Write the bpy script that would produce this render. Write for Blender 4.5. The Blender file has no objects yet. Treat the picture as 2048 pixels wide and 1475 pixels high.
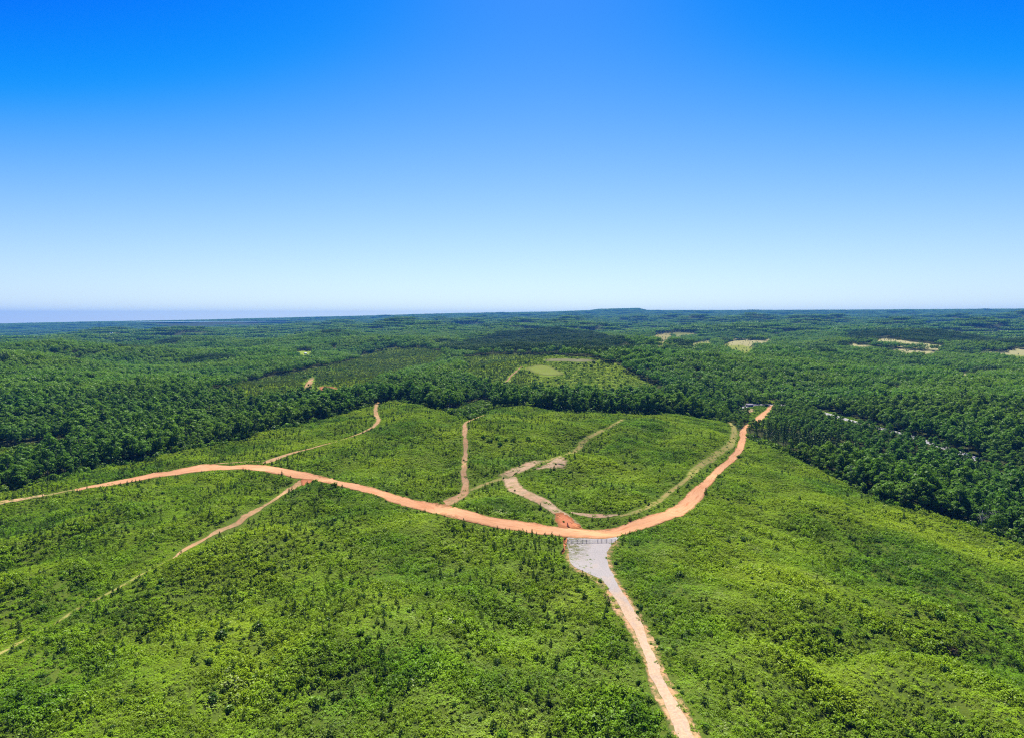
import bpy, math, random
import numpy as np
from mathutils import Vector, Matrix

rng = np.random.default_rng(7)
random.seed(7)
scene = bpy.context.scene
COL = scene.collection

# ------------------------------------------------------------------ camera
IW, IH, F = 2048.0, 1475.0, 1180.0
CAM_Z = 108.0
PITCH = math.atan((737.5 - 636.0) / F)
cam_data = bpy.data.cameras.new("camera")
cam_data.sensor_fit = 'HORIZONTAL'
cam_data.sensor_width = 36.0
cam_data.lens = F / IW * 36.0
cam_data.clip_start = 1.0
cam_data.clip_end = 80000.0
cam = bpy.data.objects.new("camera", cam_data)
COL.objects.link(cam)
cam.location = (0, 0, CAM_Z)
cam.rotation_euler = (math.pi / 2 - PITCH, 0, 0)
scene.camera = cam

# ------------------------------------------------------------------ sky, sun, exposure
SUN_EL, SUN_AZ = math.radians(57), math.radians(3)      # azimuth from +Y, clockwise
world = bpy.data.worlds.new("World")
scene.world = world
world.use_nodes = True
wt = world.node_tree
wt.nodes.clear()
sky = wt.nodes.new("ShaderNodeTexSky")
sky.sky_type = 'NISHITA'
sky.sun_disc = False
sky.sun_elevation = SUN_EL
sky.sun_rotation = SUN_AZ
sky.altitude = 200
sky.air_density = 1.0
sky.dust_density = 0.3
sky.ozone_density = 3.0
EXPOSURE = 1.38
def wmath(op, a, b):
    n_ = wt.nodes.new("ShaderNodeMath"); n_.operation = op
    for s_, v_ in ((n_.inputs[0], a), (n_.inputs[1], b)):
        if hasattr(v_, "is_output"): wt.links.new(v_, s_)
        else: s_.default_value = v_
    return n_.outputs[0]
bg = wt.nodes.new("ShaderNodeBackground")
bg.inputs["Strength"].default_value = 0.13
wo = wt.nodes.new("ShaderNodeOutputWorld")
# the photograph's deep saturated blue: the same colour grade on the whole sky dome
tc = wt.nodes.new("ShaderNodeTexCoord")
va = wt.nodes.new("ShaderNodeVectorMath"); va.operation = 'ADD'; va.inputs[1].default_value = (0, 0, 0.045)
vn = wt.nodes.new("ShaderNodeVectorMath"); vn.operation = 'NORMALIZE'
wt.links.new(tc.outputs["Generated"], va.inputs[0]); wt.links.new(va.outputs[0], vn.inputs[0]); wt.links.new(vn.outputs[0], sky.inputs[0])
sep = wt.nodes.new("ShaderNodeSeparateColor"); wt.links.new(sky.outputs[0], sep.inputs[0])
cmb = wt.nodes.new("ShaderNodeCombineColor")
for ch, (base_, gain_, soft_) in enumerate([(0.360, 0.90, 0.03), (0.425, 0.98, 0.06), (None, 1.0, 0)]):
    x_ = wmath('MULTIPLY', sep.outputs[ch], 0.166)
    if base_:
        x_ = wmath('MULTIPLY', wmath('LOGARITHM', wmath('MULTIPLY', x_, 1 / base_), math.e), gain_)
        x_ = wmath('MULTIPLY', wmath('ADD', x_, wmath('SQRT', wmath('ADD', wmath('MULTIPLY', x_, x_), soft_ ** 2), 0)), 0.5)
    else:
        x_ = wmath('POWER', x_, 0.22)
    x_ = wmath('MULTIPLY', x_, 1 / (0.13 * 2 ** EXPOSURE))
    wt.links.new(x_, cmb.inputs[ch])
wt.links.new(cmb.outputs[0], bg.inputs[0])
wt.links.new(bg.outputs[0], wo.inputs[0])

sd = bpy.data.lights.new("sun", 'SUN')
sd.energy = 5.0
sd.angle = math.radians(0.5)
sd.color = (1.0, 0.95, 0.86)
sun = bpy.data.objects.new("sun", sd)
COL.objects.link(sun)
to_sun = Vector((math.sin(SUN_AZ) * math.cos(SUN_EL), math.cos(SUN_AZ) * math.cos(SUN_EL), math.sin(SUN_EL)))
sun.rotation_euler = to_sun.to_track_quat('Z', 'Y').to_euler()
sun.location = (0, 0, 400)

vs = scene.view_settings
vs.view_transform = 'Standard'
vs.look = 'None'
vs.exposure = EXPOSURE
vs.gamma = 1.0
vs.use_curve_mapping = False
cy = scene.cycles
cy.use_denoising = False
cy.pixel_filter_type = 'BLACKMAN_HARRIS'
cy.filter_width = 1.15
cy.max_bounces = 4
cy.diffuse_bounces = 2
cy.glossy_bounces = 1
cy.transmission_bounces = 2
cy.volume_bounces = 0
cy.transparent_max_bounces = 8
cy.sample_clamp_indirect = 4.0
cy.caustics_reflective = False
cy.caustics_refractive = False

# ------------------------------------------------------------------ pixel <-> ground
CP, SP = math.cos(PITCH), math.sin(PITCH)

def ray_dir(px, py):
    u = (np.asarray(px, float) - IW / 2) / F
    v = (np.asarray(py, float) - IH / 2) / F
    return np.stack([u, CP - v * SP, -SP - v * CP], -1)       # world, unit depth

def project(P):
    x, y, z = P[..., 0], P[..., 1], P[..., 2] - CAM_Z
    dep = y * CP - z * SP
    up = y * SP + z * CP
    dep = np.where(dep < 1, 1, dep)
    return IW / 2 + F * x / dep, IH / 2 - F * up / dep, dep

def flat(px, py, z=0.0):
    d = ray_dir(px, py)
    t = (CAM_Z - z) / -d[..., 2]
    return d[..., 0] * t, d[..., 1] * t

def in_poly(px, py, poly):
    poly = np.asarray(poly, float)
    inside = np.zeros(px.shape, bool)
    j = len(poly) - 1
    for i in range(len(poly)):
        xi, yi = poly[i]; xj, yj = poly[j]
        c = ((yi > py) != (yj > py)) & (px < (xj - xi) * (py - yi) / (yj - yi + 1e-12) + xi)
        inside ^= c
        j = i
    return inside

def dist_poly(x, y, poly):
    d = np.full(x.shape, 1e18)
    n = len(poly)
    for i in range(n):
        ax, ay = poly[i]; bx, by = poly[(i + 1) % n]
        dx, dy = bx - ax, by - ay
        t = np.clip(((x - ax) * dx + (y - ay) * dy) / (dx * dx + dy * dy + 1e-9), 0, 1)
        d = np.minimum(d, (x - ax - t * dx) ** 2 + (y - ay - t * dy) ** 2)
    return np.sqrt(d)

def smooth(a, b, x):
    t = np.clip((x - a) / (b - a), 0, 1)
    return t * t * (3 - 2 * t)

class Waves:
    """cheap smooth noise: a sum of plane waves of about one wavelength"""
    def __init__(self, seed, wl, n=9):
        r = np.random.default_rng(seed)
        a = r.uniform(0, 2 * np.pi, n)
        k = 2 * np.pi / (wl * r.uniform(0.6, 1.6, n))
        self.kx, self.ky, self.p, self.n = k * np.cos(a), k * np.sin(a), r.uniform(0, 6.28, n), n
    def __call__(self, x, y):
        s = 0
        for kx, ky, p in zip(self.kx, self.ky, self.p):
            s = s + np.sin(kx * x + ky * y + p)
        return s / math.sqrt(self.n / 2)

# ------------------------------------------------------------------ terrain
CLEAR_PX = [(-120, 1012), (0, 985), (100, 962), (200, 938), (300, 917), (400, 894), (500, 872), (600, 850), (690, 828),
            (750, 812), (800, 808), (850, 815), (900, 826), (938, 840), (965, 828), (1000, 818), (1040, 815), (1100, 822),
            (1150, 830), (1200, 828), (1270, 832), (1330, 828), (1400, 838), (1450, 846), (1474, 862), (1500, 880),
            (1550, 897), (1640, 940), (1700, 972), (1780, 1010), (1850, 1022), (1920, 1040), (1980, 1063), (2048, 1088),
            (2300, 1180), (2600, 1900), (-600, 1900), (-400, 1080)]
w_small = Waves(1, 75); w_mid = Waves(2, 480); w_big = Waves(3, 1500); w_huge = Waves(4, 4200); w_tiny = Waves(5, 26)
w_big2 = Waves(6, 800)

def bump(px, py, amp, sx, sy):
    x0, y0 = flat(px, py)
    return (float(x0), float(y0), amp, sx, sy)
BUMPS = [bump(1000, 862, 8, 75, 45), bump(1340, 866, 8, 70, 60), bump(1180, 880, -4, 28, 70), bump(820, 850, 6, 80, 60),
         bump(300, 1040, 3, 70, 50), bump(1780, 1340, 5, 55, 22), bump(1800, 1180, 5.0, 60, 40), bump(1600, 1000, 6, 60, 60),
         bump(760, 1300, 2.5, 50, 30)]
SW = [flat(*p) for p in [(1500, 1272), (1620, 1276), (1760, 1266), (1900, 1255), (2060, 1250), (2300, 1250)]]
SW = [(float(a), float(b)) for a, b in SW]

def gully(P, depth, width):
    return ([tuple(float(v) for v in flat(*p)) for p in P], depth, width)
GULLIES = [gully([(1500, 960), (1590, 1030), (1720, 1110), (1900, 1180), (2150, 1230)], 4.0, 12),
           gully([(1640, 1000), (1780, 1080), (1980, 1150), (2150, 1190)], 3.0, 9),
           gully([(420, 1500), (480, 1380), (540, 1290), (640, 1210), (720, 1150)], 3.2, 9),
           gully([(-60, 1120), (100, 1070), (250, 1030), (380, 990)], 3.5, 11),
           gully([(1150, 960), (1185, 900), (1215, 860)], 3.5, 12),
           gully([(900, 960), (880, 900), (900, 850)], 3.0, 14),
           gully([(900, 1480), (960, 1340), (1040, 1230)], 2.4, 9)]
AZ_PX = np.array([-900, 0, 200, 400, 600, 760, 900, 1100, 1180, 1200, 1275, 1290, 1400, 1700, 2048, 2900], float)
AZ_Y = np.array([648, 645, 642, 639.5, 635, 631, 627, 624, 621, 618.5, 617, 621, 621.5, 622, 622.5, 622], float)
RIDGE_D = 14000.0

GATE_XY = [float(v) for v in flat(1180, 1090)]

def base(x, y, r, near):
    """the hill the clearing lies on, without the drop around it"""
    x, y, r = np.broadcast_arrays(x, y, r)
    h = np.zeros(r.shape)
    m_ = r < 1000
    if m_.any():
        h[m_] = base_near(x[m_], y[m_], r[m_], near)
    return h

def base_near(x, y, r, near):
    h = np.zeros_like(r)
    k = 1 - smooth(520, 1000, r)
    h -= k * 26 * smooth(45, 330, x - 0.10 * (y - 300))
    h -= k * 9 * smooth(40, 330, -x)
    h += 2.7 * w_small(x, y) * (1 - smooth(300, 900, r)) * near
    h += 0.3 * w_tiny(x, y) * (1 - smooth(300, 600, r))
    for bx, by, a, sx, sy in BUMPS:
        h += a * k * np.exp(-((x - bx) / sx) ** 2 - ((y - by) / sy) ** 2)
    ds = dist_poly(x, y, SW + SW[::-1])
    h -= 4.6 * np.exp(-(ds / 9.0) ** 2) * (1 - smooth(600, 900, r))
    for g_, dp, wd in GULLIES:
        h -= 1.35 * dp * np.exp(-(dist_poly(x, y, g_ + g_[::-1]) / wd) ** 2) * (1 - smooth(600, 900, r))
    fl = np.exp(-(np.hypot((x - GATE_XY[0]) / 34, (y - GATE_XY[1]) / 26)) ** 4)      # levelled pad at the gate
    h = h * (1 - fl)
    return h

def hit(px, py, fn=None):
    """first ground point met by the rays through the photo pixels"""
    fn = fn or terrain
    d = ray_dir(px, py).reshape(-1, 3)
    n = len(d)
    ts = np.geomspace(90, 19000, 300)
    lo = np.full(n, ts[0]); hi = np.full(n, ts[-1]); found = np.zeros(n, bool)
    prev = ts[0]
    for t in ts[1:]:
        q = np.where(~found)[0]
        u = q[CAM_Z + d[q, 2] * t < fn(d[q, 0] * t, d[q, 1] * t)]
        lo[u] = prev; hi[u] = t; found[u] = True
        prev = t
        if found.all():
            break
    for _ in range(22):
        m = (lo + hi) / 2
        under = CAM_Z + d[:, 2] * m < fn(d[:, 0] * m, d[:, 1] * m)
        hi = np.where(under, m, hi); lo = np.where(under, lo, m)
    t = (lo + hi) / 2
    return np.stack([d[:, 0] * t, d[:, 1] * t, CAM_Z + d[:, 2] * t], -1)

cl = hit(np.array([p[0] for p in CLEAR_PX], float), np.array([p[1] for p in CLEAR_PX], float), lambda x, y: base(x, y, np.hypot(x, y), 1.0))
CLEAR_W = [(float(a), float(b)) for a, b in cl[:, :2]]
CLEAR_W[-3] = (420, 60); CLEAR_W[-2] = (-420, 60)

def terrain(x, y):
    x = np.asarray(x, float); y = np.asarray(y, float)
    r = np.hypot(x, y)
    az = x / np.maximum(y, 1.0) * F / CP + IW / 2                     # about the photo column at the horizon
    az = np.where(y > 1, az, np.where(x > 0, 2900, -900))
    sd_ = np.full(r.shape, 2000.0)
    m_ = r < 1900
    if m_.any():
        d = dist_poly(x[m_], y[m_], CLEAR_W)
        sd_[m_] = np.where(in_poly(x[m_], y[m_], CLEAR_W), -d, d)
    h = base(x, y, r, 1.0)
    D = np.interp(az, [0, 500, 900, 1350, 1500, 1700, 2100], [11, 13, 16, 15, 14, 13, 12])
    h -= D * smooth(-12, 105, sd_) * (1 - 0.75 * smooth(250, 700, sd_))
    f = smooth(520, 1500, r)
    h += f * (8 * w_mid(x, y) + 10 * w_big2(x, y))
    calm = (1 - 0.7 * smooth(6000, 11000, r)) * (1 - 0.55 * smooth(900, 200, az))
    h += smooth(1500, 5000, r) * calm * (20 * w_big(x, y) + 12 * w_big2(x, y))
    # hill with the second clearing
    hx, hy = flat(1120, 738)
    h += 18 * np.exp(-((x - hx) / 300) ** 2 - ((y - hy) / 300) ** 2)
    # the land rises (or, towards the lake, hardly rises) to the far ridge line
    tgt = CAM_Z + (636.0 - np.interp(az, AZ_PX, AZ_Y)) / F * np.minimum(r, RIDGE_D) - 16
    tgt0 = tgt * np.clip((r - 1500) / 12500, 0, 1) ** 1.25
    lak = np.exp(-((az - 400) / 150) ** 4) * np.exp(-((r - 10950) / 900) ** 4)
    h += np.where(r > 1500, tgt0, 0)
    far = smooth(11500, 13800, r)
    h = h * (1 - far) + (tgt + 1.0 * w_huge(x, y)) * far
    left = smooth(900, 300, az) * smooth(5000, 7500, r) * (1 - smooth(10500, 13000, r))
    h -= 60 * left * (1 - lak)
    h -= 48 * smooth(1000, 0, az) * smooth(1500, 4300, r) * (1 - smooth(11500, 13500, r)) * (1 - lak)
    h = h * (1 - lak) + 40 * lak
    h -= smooth(14300, 20000, r) * 260
    return h

# ------------------------------------------------------------------ node helpers and materials
def new_mat(name):
    m = bpy.data.materials.new(name)
    m.use_nodes = True
    m.node_tree.nodes.clear()
    return m, m.node_tree

class NT:
    def __init__(self, t):
        self.t = t
    def n(self, kind, **kw):
        nd = self.t.nodes.new(kind)
        for k, v in kw.items():
            setattr(nd, k, v)
        return nd
    def l(self, a, b):
        self.t.links.new(a, b)
    def val(self, sock, v):
        if hasattr(v, "is_output"):
            self.l(v, sock)
        else:
            sock.default_value = v
    def noise(self, scale, detail=2.0, rough=0.5, vec=None, lo=0.35, hi=0.65):
        nd = self.n("ShaderNodeTexNoise")
        nd.inputs["Scale"].default_value = scale
        nd.inputs["Detail"].default_value = detail
        nd.inputs["Roughness"].default_value = rough
        if vec is not None:
            self.l(vec, nd.inputs["Vector"])
        return self.remap(nd.outputs["Fac"], lo, hi)
    def remap(self, v, lo, hi, a=0.0, b=1.0):
        m = self.n("ShaderNodeMapRange")
        m.inputs[1].default_value = lo; m.inputs[2].default_value = hi
        m.inputs[3].default_value = a; m.inputs[4].default_value = b
        self.l(v, m.inputs[0])
        return m.outputs[0]
    def math(self, op, a, b=0.0):
        m = self.n("ShaderNodeMath", operation=op)
        self.val(m.inputs[0], a); self.val(m.inputs[1], b)
        return m.outputs[0]
    def mix(self, f, a, b, mode='MIX'):
        m = self.n("ShaderNodeMix", data_type='RGBA', blend_type=mode)
        self.val(m.inputs["Factor"], f)
        for s, v in ((m.inputs[6], a), (m.inputs[7], b)):
            self.val(s, v if hasattr(v, "is_output") else (*v, 1.0))
        return m.outputs[2]
    def pos(self):
        return self.n("ShaderNodeNewGeometry").outputs["Position"]
    def out(self, s):
        self.l(s, self.n("ShaderNodeOutputMaterial").inputs[0])

def foliage_mat(name, dark, light, yellow, flower=None, patch=0.018, trans=0.38, rnd=0.5, gloss=0.006):
    m, t = new_mat(name)
    N = NT(t)
    p = N.pos()
    big = N.noise(patch, 3, 0.6, p, 0.36, 0.64)
    mid = N.noise(0.11, 2, 0.5, p, 0.35, 0.65)
    v = N.n("ShaderNodeAttribute", attribute_name="v").outputs["Fac"]
    r = N.n("ShaderNodeObjectInfo").outputs["Random"]
    f = N.math('ADD', N.math('MULTIPLY', v, 0.55), N.math('MULTIPLY', r, rnd * 0.85))
    f = N.math('ADD', f, N.math('MULTIPLY', N.math('SUBTRACT', mid, 0.5), 0.55))
    f = N.remap(f, 0.05, 0.85)
    c = N.mix(f, dark, light)
    c = N.mix(N.math('MULTIPLY', big, 0.85), c, N.mix(f, [x * 0.8 for x in yellow], yellow))
    if flower:
        fl = N.noise(0.05, 4, 0.75, p, 0.61, 0.71)
        sel = N.math('GREATER_THAN', v, 0.62)
        c = N.mix(N.math('MULTIPLY', fl, N.math('MULTIPLY', sel, 0.75)), c, flower)
    d = N.n("ShaderNodeBsdfDiffuse"); N.l(c, d.inputs[0])
    tr = N.n("ShaderNodeBsdfTranslucent")
    N.l(N.mix(1.0, c, (1.0, 1.0, 0.55), 'MULTIPLY'), tr.inputs[0])
    mx = N.n("ShaderNodeMixShader"); mx.inputs[0].default_value = trans
    N.l(d.outputs[0], mx.inputs[1]); N.l(tr.outputs[0], mx.inputs[2])
    g = N.n("ShaderNodeBsdfGlossy"); g.inputs["Roughness"].default_value = 0.42
    g.inputs[0].default_value = (1, 1, 1, 1)
    mx2 = N.n("ShaderNodeMixShader"); mx2.inputs[0].default_value = gloss
    N.l(mx.outputs[0], mx2.inputs[1]); N.l(g.outputs[0], mx2.inputs[2])
    N.out(mx2.outputs[0])
    return m

M = {}
M['scrub'] = foliage_mat("scrub_leaves", (0.024, 0.074, 0.003), (0.146, 0.300, 0.006), (0.275, 0.390, 0.010), (0.60, 0.62, 0.30), gloss=0.006, patch=0.013)
M['shrub'] = foliage_mat("shrub_leaves", (0.016, 0.064, 0.004), (0.110, 0.250, 0.008), (0.165, 0.275, 0.010), gloss=0.008)
M['darkshrub'] = foliage_mat("dark_shrub_leaves", (0.012, 0.046, 0.004), (0.050, 0.125, 0.008), (0.070, 0.140, 0.008), gloss=0.008)
M['pine'] = foliage_mat("pine_needles", (0.022, 0.060, 0.008), (0.075, 0.140, 0.014), (0.090, 0.145, 0.014), trans=0.32)
M['youngpine'] = foliage_mat("young_pine_needles", (0.060, 0.110, 0.014), (0.120, 0.180, 0.020), (0.135, 0.190, 0.020), trans=0.3)
M['tree'] = foliage_mat("tree_leaves", (0.022, 0.080, 0.010), (0.094, 0.222, 0.018), (0.118, 0.218, 0.014), patch=0.006, rnd=0.85, trans=0.44)
M['bigpine'] = foliage_mat("mature_pine_needles", (0.022, 0.062, 0.012), (0.052, 0.115, 0.020), (0.058, 0.110, 0.018), patch=0.006, trans=0.2)
M['brown'] = foliage_mat("brown_leaves", (0.050, 0.042, 0.018), (0.090, 0.085, 0.030), (0.085, 0.080, 0.030), trans=0.2)

def solid_mat(name, c1, c2, scale=2.0, rough=0.9, detail=4, metal=0.0, bumpy=0.0):
    m, t = new_mat(name)
    N = NT(t)
    p = N.n("ShaderNodeTexCoord").outputs["Object"]
    c = N.mix(N.noise(scale, detail, 0.6, p, 0.3, 0.7), c1, c2)
    b = N.n("ShaderNodeBsdfPrincipled")
    N.l(c, b.inputs["Base Color"])
    b.inputs["Roughness"].default_value = rough
    b.inputs["Metallic"].default_value = metal
    N.out(b.outputs[0])
    return m
M['bark'] = solid_mat("bark", (0.09, 0.07, 0.05), (0.20, 0.17, 0.14), 3)
M['steel'] = solid_mat("galvanised_steel", (0.16, 0.17, 0.18), (0.26, 0.27, 0.28), 6, 0.5, metal=0.6)
M['house_wall'] = solid_mat("white_siding", (0.70, 0.70, 0.66), (0.80, 0.80, 0.76), 1)
M['house_roof'] = solid_mat("pale_metal_roof", (0.55, 0.56, 0.56), (0.70, 0.70, 0.70), 1, 0.6)
M['grey_wood'] = solid_mat("weathered_boards", (0.22, 0.20, 0.19), (0.40, 0.37, 0.35), 1.5)
M['dark'] = solid_mat("dark_glass", (0.02, 0.02, 0.025), (0.03, 0.03, 0.035), 1, 0.2)
M['asphalt'] = solid_mat("grey_asphalt", (0.10, 0.10, 0.10), (0.16, 0.155, 0.15), 0.3)
M['paint'] = solid_mat("white_line_paint", (0.6, 0.6, 0.58), (0.75, 0.75, 0.72), 1)

def dirt_mat(name, a, b, red, redness, streak=True, grass=None, grass_amt=0.0, edge=(0.10, 0.11, 0.03), e0=0.92, e1=1.12, k=0.9):
    """clay or gravel: two tones, red patches, tyre streaks along the sheet, weedy edges"""
    a, b, red = [[x * k for x in q] for q in (a, b, red)]
    m, t = new_mat(name)
    N = NT(t)
    p = N.pos()
    c = N.mix(N.noise(0.9, 5, 0.7, p, 0.3, 0.7), a, b)
    c = N.mix(N.math('MULTIPLY', N.noise(0.05, 3, 0.6, p, 0.45, 0.68), redness), c, red)
    c = N.mix(N.math('MULTIPLY', N.noise(0.035, 3, 0.6, p, 0.5, 0.7), 0.6), c, [min(1, x * 1.18 + 0.02) for x in b])
    at = N.n("ShaderNodeAttribute", attribute_name="side").outputs["Vector"]
    if streak:
        mp = N.n("ShaderNodeVectorMath", operation='MULTIPLY')
        N.l(at, mp.inputs[0]); mp.inputs[1].default_value = (1.0, 0.012, 1.0)
        s = N.noise(9.0, 3, 0.6, mp.outputs[0], 0.38, 0.62)
        c = N.mix(N.math('MULTIPLY', s, 0.6), c, [min(1, x * 1.25) for x in b])
        s2 = N.noise(5.0, 2, 0.6, mp.outputs[0], 0.55, 0.70)
        c = N.mix(N.math('MULTIPLY', s2, 0.7), c, [x * 0.9 for x in red])
    sx_ = N.n("ShaderNodeSeparateXYZ"); N.l(at, sx_.inputs[0])
    e_ = N.math('MULTIPLY', N.math('ABSOLUTE', N.math('SUBTRACT', sx_.outputs[0], 0.5)), 2.0)
    e_ = N.math('ADD', e_, N.math('MULTIPLY', N.noise(0.35, 5, 0.75, p, 0.3, 0.7), 0.35))
    c = N.mix(N.remap(e_, e0, e1), c, N.mix(N.noise(0.8, 4, 0.7, p, 0.4, 0.6), [x * 0.7 for x in red], edge))
    fine = N.noise(5.0, 4, 0.8, p, 0.2, 0.8)
    c = N.mix(0.35, c, N.mix(fine, [x * 0.55 for x in a], [min(1, x * 1.3) for x in b]))
    if grass:
        g = N.noise(0.30, 5, 0.75, p, 0.42, 0.58)
        c = N.mix(N.math('MULTIPLY', g, grass_amt), c, N.mix(fine, grass, [x * 1.7 for x in grass]))
        c = N.mix(N.remap(e_, e0 + 0.08, e1 + 0.06), c, N.mix(fine, grass, [x * 1.5 for x in grass]))
    d = N.n("ShaderNodeBsdfDiffuse"); N.l(c, d.inputs[0])
    d.inputs["Roughness"].default_value = 0.7
    bp = N.n("ShaderNodeBump"); bp.inputs["Strength"].default_value = 0.5; bp.inputs["Distance"].default_value = 0.12
    N.l(N.noise(1.7, 5, 0.7, p, 0.0, 1.0), bp.inputs["Height"])
    N.l(bp.outputs[0], d.inputs["Normal"])
    N.out(d.outputs[0])
    return m
M['clay'] = dirt_mat("orange_clay", (0.50, 0.250, 0.088), (0.66, 0.385, 0.17), (0.52, 0.165, 0.05), 0.6)
M['redclay'] = dirt_mat("red_clay", (0.46, 0.155, 0.055), (0.60, 0.26, 0.11), (0.48, 0.11, 0.03), 0.6, False, e0=0.75, e1=1.05)
M['track'] = dirt_mat("sandy_track_clay", (0.41, 0.235, 0.095), (0.55, 0.34, 0.155), (0.46, 0.15, 0.045), 0.55, True, (0.10, 0.14, 0.03), 0.38, e0=0.8, e1=1.1)
M['grasstrack'] = dirt_mat("grown_over_track", (0.27, 0.23, 0.06), (0.38, 0.30, 0.095), (0.38, 0.19, 0.065), 0.4, True, (0.13, 0.17, 0.03), 0.7, e0=0.7, e1=1.05)
M['stony'] = dirt_mat("stony_bare_ground", (0.42, 0.275, 0.13), (0.62, 0.44, 0.245), (0.50, 0.20, 0.07), 0.5, False, (0.07, 0.11, 0.02), 0.40, e0=0.86, e1=1.16)
M['shoulder'] = dirt_mat("clay_shoulder", (0.55, 0.33, 0.14), (0.66, 0.43, 0.20), (0.58, 0.22, 0.07), 0.6, False, (0.07, 0.10, 0.02), 0.85)
M['meadow'] = dirt_mat("mown_grass", (0.25, 0.33, 0.04), (0.32, 0.39, 0.06), (0.32, 0.31, 0.08), 0.5, False)
M['tan'] = dirt_mat("dry_pale_ground", (0.22, 0.23, 0.08), (0.31, 0.29, 0.12), (0.20, 0.25, 0.05), 0.5, False)

# gravel: grey stone by the gate, more and more clay down the drive
m, t = new_mat("grey_gravel")
N = NT(t); p = N.pos()
sx = N.n("ShaderNodeSeparateXYZ"); N.l(p, sx.inputs[0])
fade = N.remap(sx.outputs[1], 238, 205)
big = N.noise(0.12, 3, 0.6, p)
stone = N.mix(N.noise(2.6, 5, 0.8, p, 0.25, 0.75), (0.10, 0.097, 0.088), (0.30, 0.290, 0.262))
clay = N.mix(N.noise(1.2, 4, 0.7, p), (0.27, 0.175, 0.088), (0.40, 0.28, 0.15))
f2 = N.math('ADD', fade, N.math('MULTIPLY', N.math('SUBTRACT', big, 0.5), 0.5))
c = N.mix(N.remap(f2, 0.1, 0.9, 0.05, 0.85), stone, clay)
at = N.n("ShaderNodeAttribute", attribute_name="side").outputs["Vector"]
mp = N.n("ShaderNodeVectorMath", operation='MULTIPLY'); N.l(at, mp.inputs[0]); mp.inputs[1].default_value = (1.0, 0.015, 1.0)
c = N.mix(N.math('MULTIPLY', N.noise(8.0, 3, 0.6, mp.outputs[0], 0.4, 0.62), 0.30), c, (0.24, 0.21, 0.18))
sx2 = N.n("ShaderNodeSeparateXYZ"); N.l(at, sx2.inputs[0])
wd = N.math('MULTIPLY', N.remap(sx2.outputs[0], 0.55, 0.25), N.remap(sx2.outputs[1], 42, 25))
c = N.mix(N.math('MULTIPLY', wd, N.noise(0.45, 5, 0.8, p, 0.44, 0.56)), c, (0.075, 0.078, 0.03))
sp = N.noise(3.5, 2, 0.5, p, 0.66, 0.72)
c = N.mix(N.math('MULTIPLY', sp, 0.6), c, (0.10, 0.11, 0.06))
d = N.n("ShaderNodeBsdfDiffuse"); N.l(c, d.inputs[0])
bp = N.n("ShaderNodeBump"); bp.inputs["Strength"].default_value = 0.6; bp.inputs["Distance"].default_value = 0.1
N.l(N.noise(4, 4, 0.7, p, 0, 1), bp.inputs["Height"]); N.l(bp.outputs[0], d.inputs["Normal"])
N.out(d.outputs[0])
M['gravel'] = m

# ground: colour of the cover comes from a vertex attribute (wood floor, grass, bare)
m, t = new_mat("ground_cover")
N = NT(t); p = N.pos()
cov = N.n("ShaderNodeAttribute", attribute_name="cover").outputs["Color"]
fine = N.noise(1.3, 5, 0.75, p, 0.25, 0.75)
mid = N.noise(0.09, 4, 0.6, p, 0.3, 0.7)
c = N.mix(fine, N.mix(1.0, cov, (0.55, 0.60, 0.55), 'MULTIPLY'), N.mix(1.0, cov, (1.45, 1.35, 1.25), 'MULTIPLY'))
c = N.mix(N.math('MULTIPLY', mid, 0.45), c, N.mix(1.0, c, (1.35, 1.05, 0.9), 'MULTIPLY'))
d = N.n("ShaderNodeBsdfDiffuse"); N.l(c, d.inputs[0])
bp = N.n("ShaderNodeBump"); bp.inputs["Strength"].default_value = 0.8; bp.inputs["Distance"].default_value = 0.3
N.l(N.noise(1.1, 5, 0.8, p, 0, 1), bp.inputs["Height"]); N.l(bp.outputs[0], d.inputs["Normal"])
N.out(d.outputs[0])
M['ground'] = m

m, t = new_mat("lake_water")
N = NT(t)
b = N.n("ShaderNodeBsdfPrincipled")
b.inputs["Base Color"].default_value = (0.05, 0.09, 0.12, 1)
b.inputs["Roughness"].default_value = 0.12
bp = N.n("ShaderNodeBump"); bp.inputs["Strength"].default_value = 0.2
N.l(N.noise(0.05, 3, 0.6, N.pos(), 0, 1), bp.inputs["Height"]); N.l(bp.outputs[0], b.inputs["Normal"])
N.out(b.outputs[0])
M['water'] = m

# ------------------------------------------------------------------ mesh helpers
def raw_mesh(name, V, faces_n, faces_idx, mats, fmat=None, var=None):
    me = bpy.data.meshes.new(name)
    V = np.asarray(V, np.float32)
    nf = len(faces_n)
    me.vertices.add(len(V)); me.vertices.foreach_set("co", V.ravel())
    me.loops.add(len(faces_idx)); me.loops.foreach_set("vertex_index", np.asarray(faces_idx, np.int32))
    me.polygons.add(nf)
    st = np.concatenate([[0], np.cumsum(faces_n)[:-1]]).astype(np.int32)
    me.polygons.foreach_set("loop_start", st)
    if fmat is not None:
        me.polygons.foreach_set("material_index", np.asarray(fmat, np.int32))
    for mm in mats:
        me.materials.append(mm)
    if var is not None:
        a = me.attributes.new("v", 'FLOAT', 'POINT')
        a.data.foreach_set("value", np.asarray(var, np.float32))
    me.update(calc_edges=True)
    return me

def quads_mesh(name, Q, v, mat):
    n = len(Q)
    return raw_mesh(name, Q.reshape(-1, 3), np.full(n, 4), np.arange(n * 4), [mat], None, np.repeat(v, 4))

def obj(name, me, parent=None, link=True):
    o = bpy.data.objects.new(name, me)
    if link:
        COL.objects.link(o)
    if parent:
        o.parent = parent
    return o

def tag(o, label=None, cat=None, group=None, kind=None):
    for k, v in (("label", label), ("category", cat), ("group", group), ("kind", kind)):
        if v:
            o[k] = v
    return o

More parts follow.
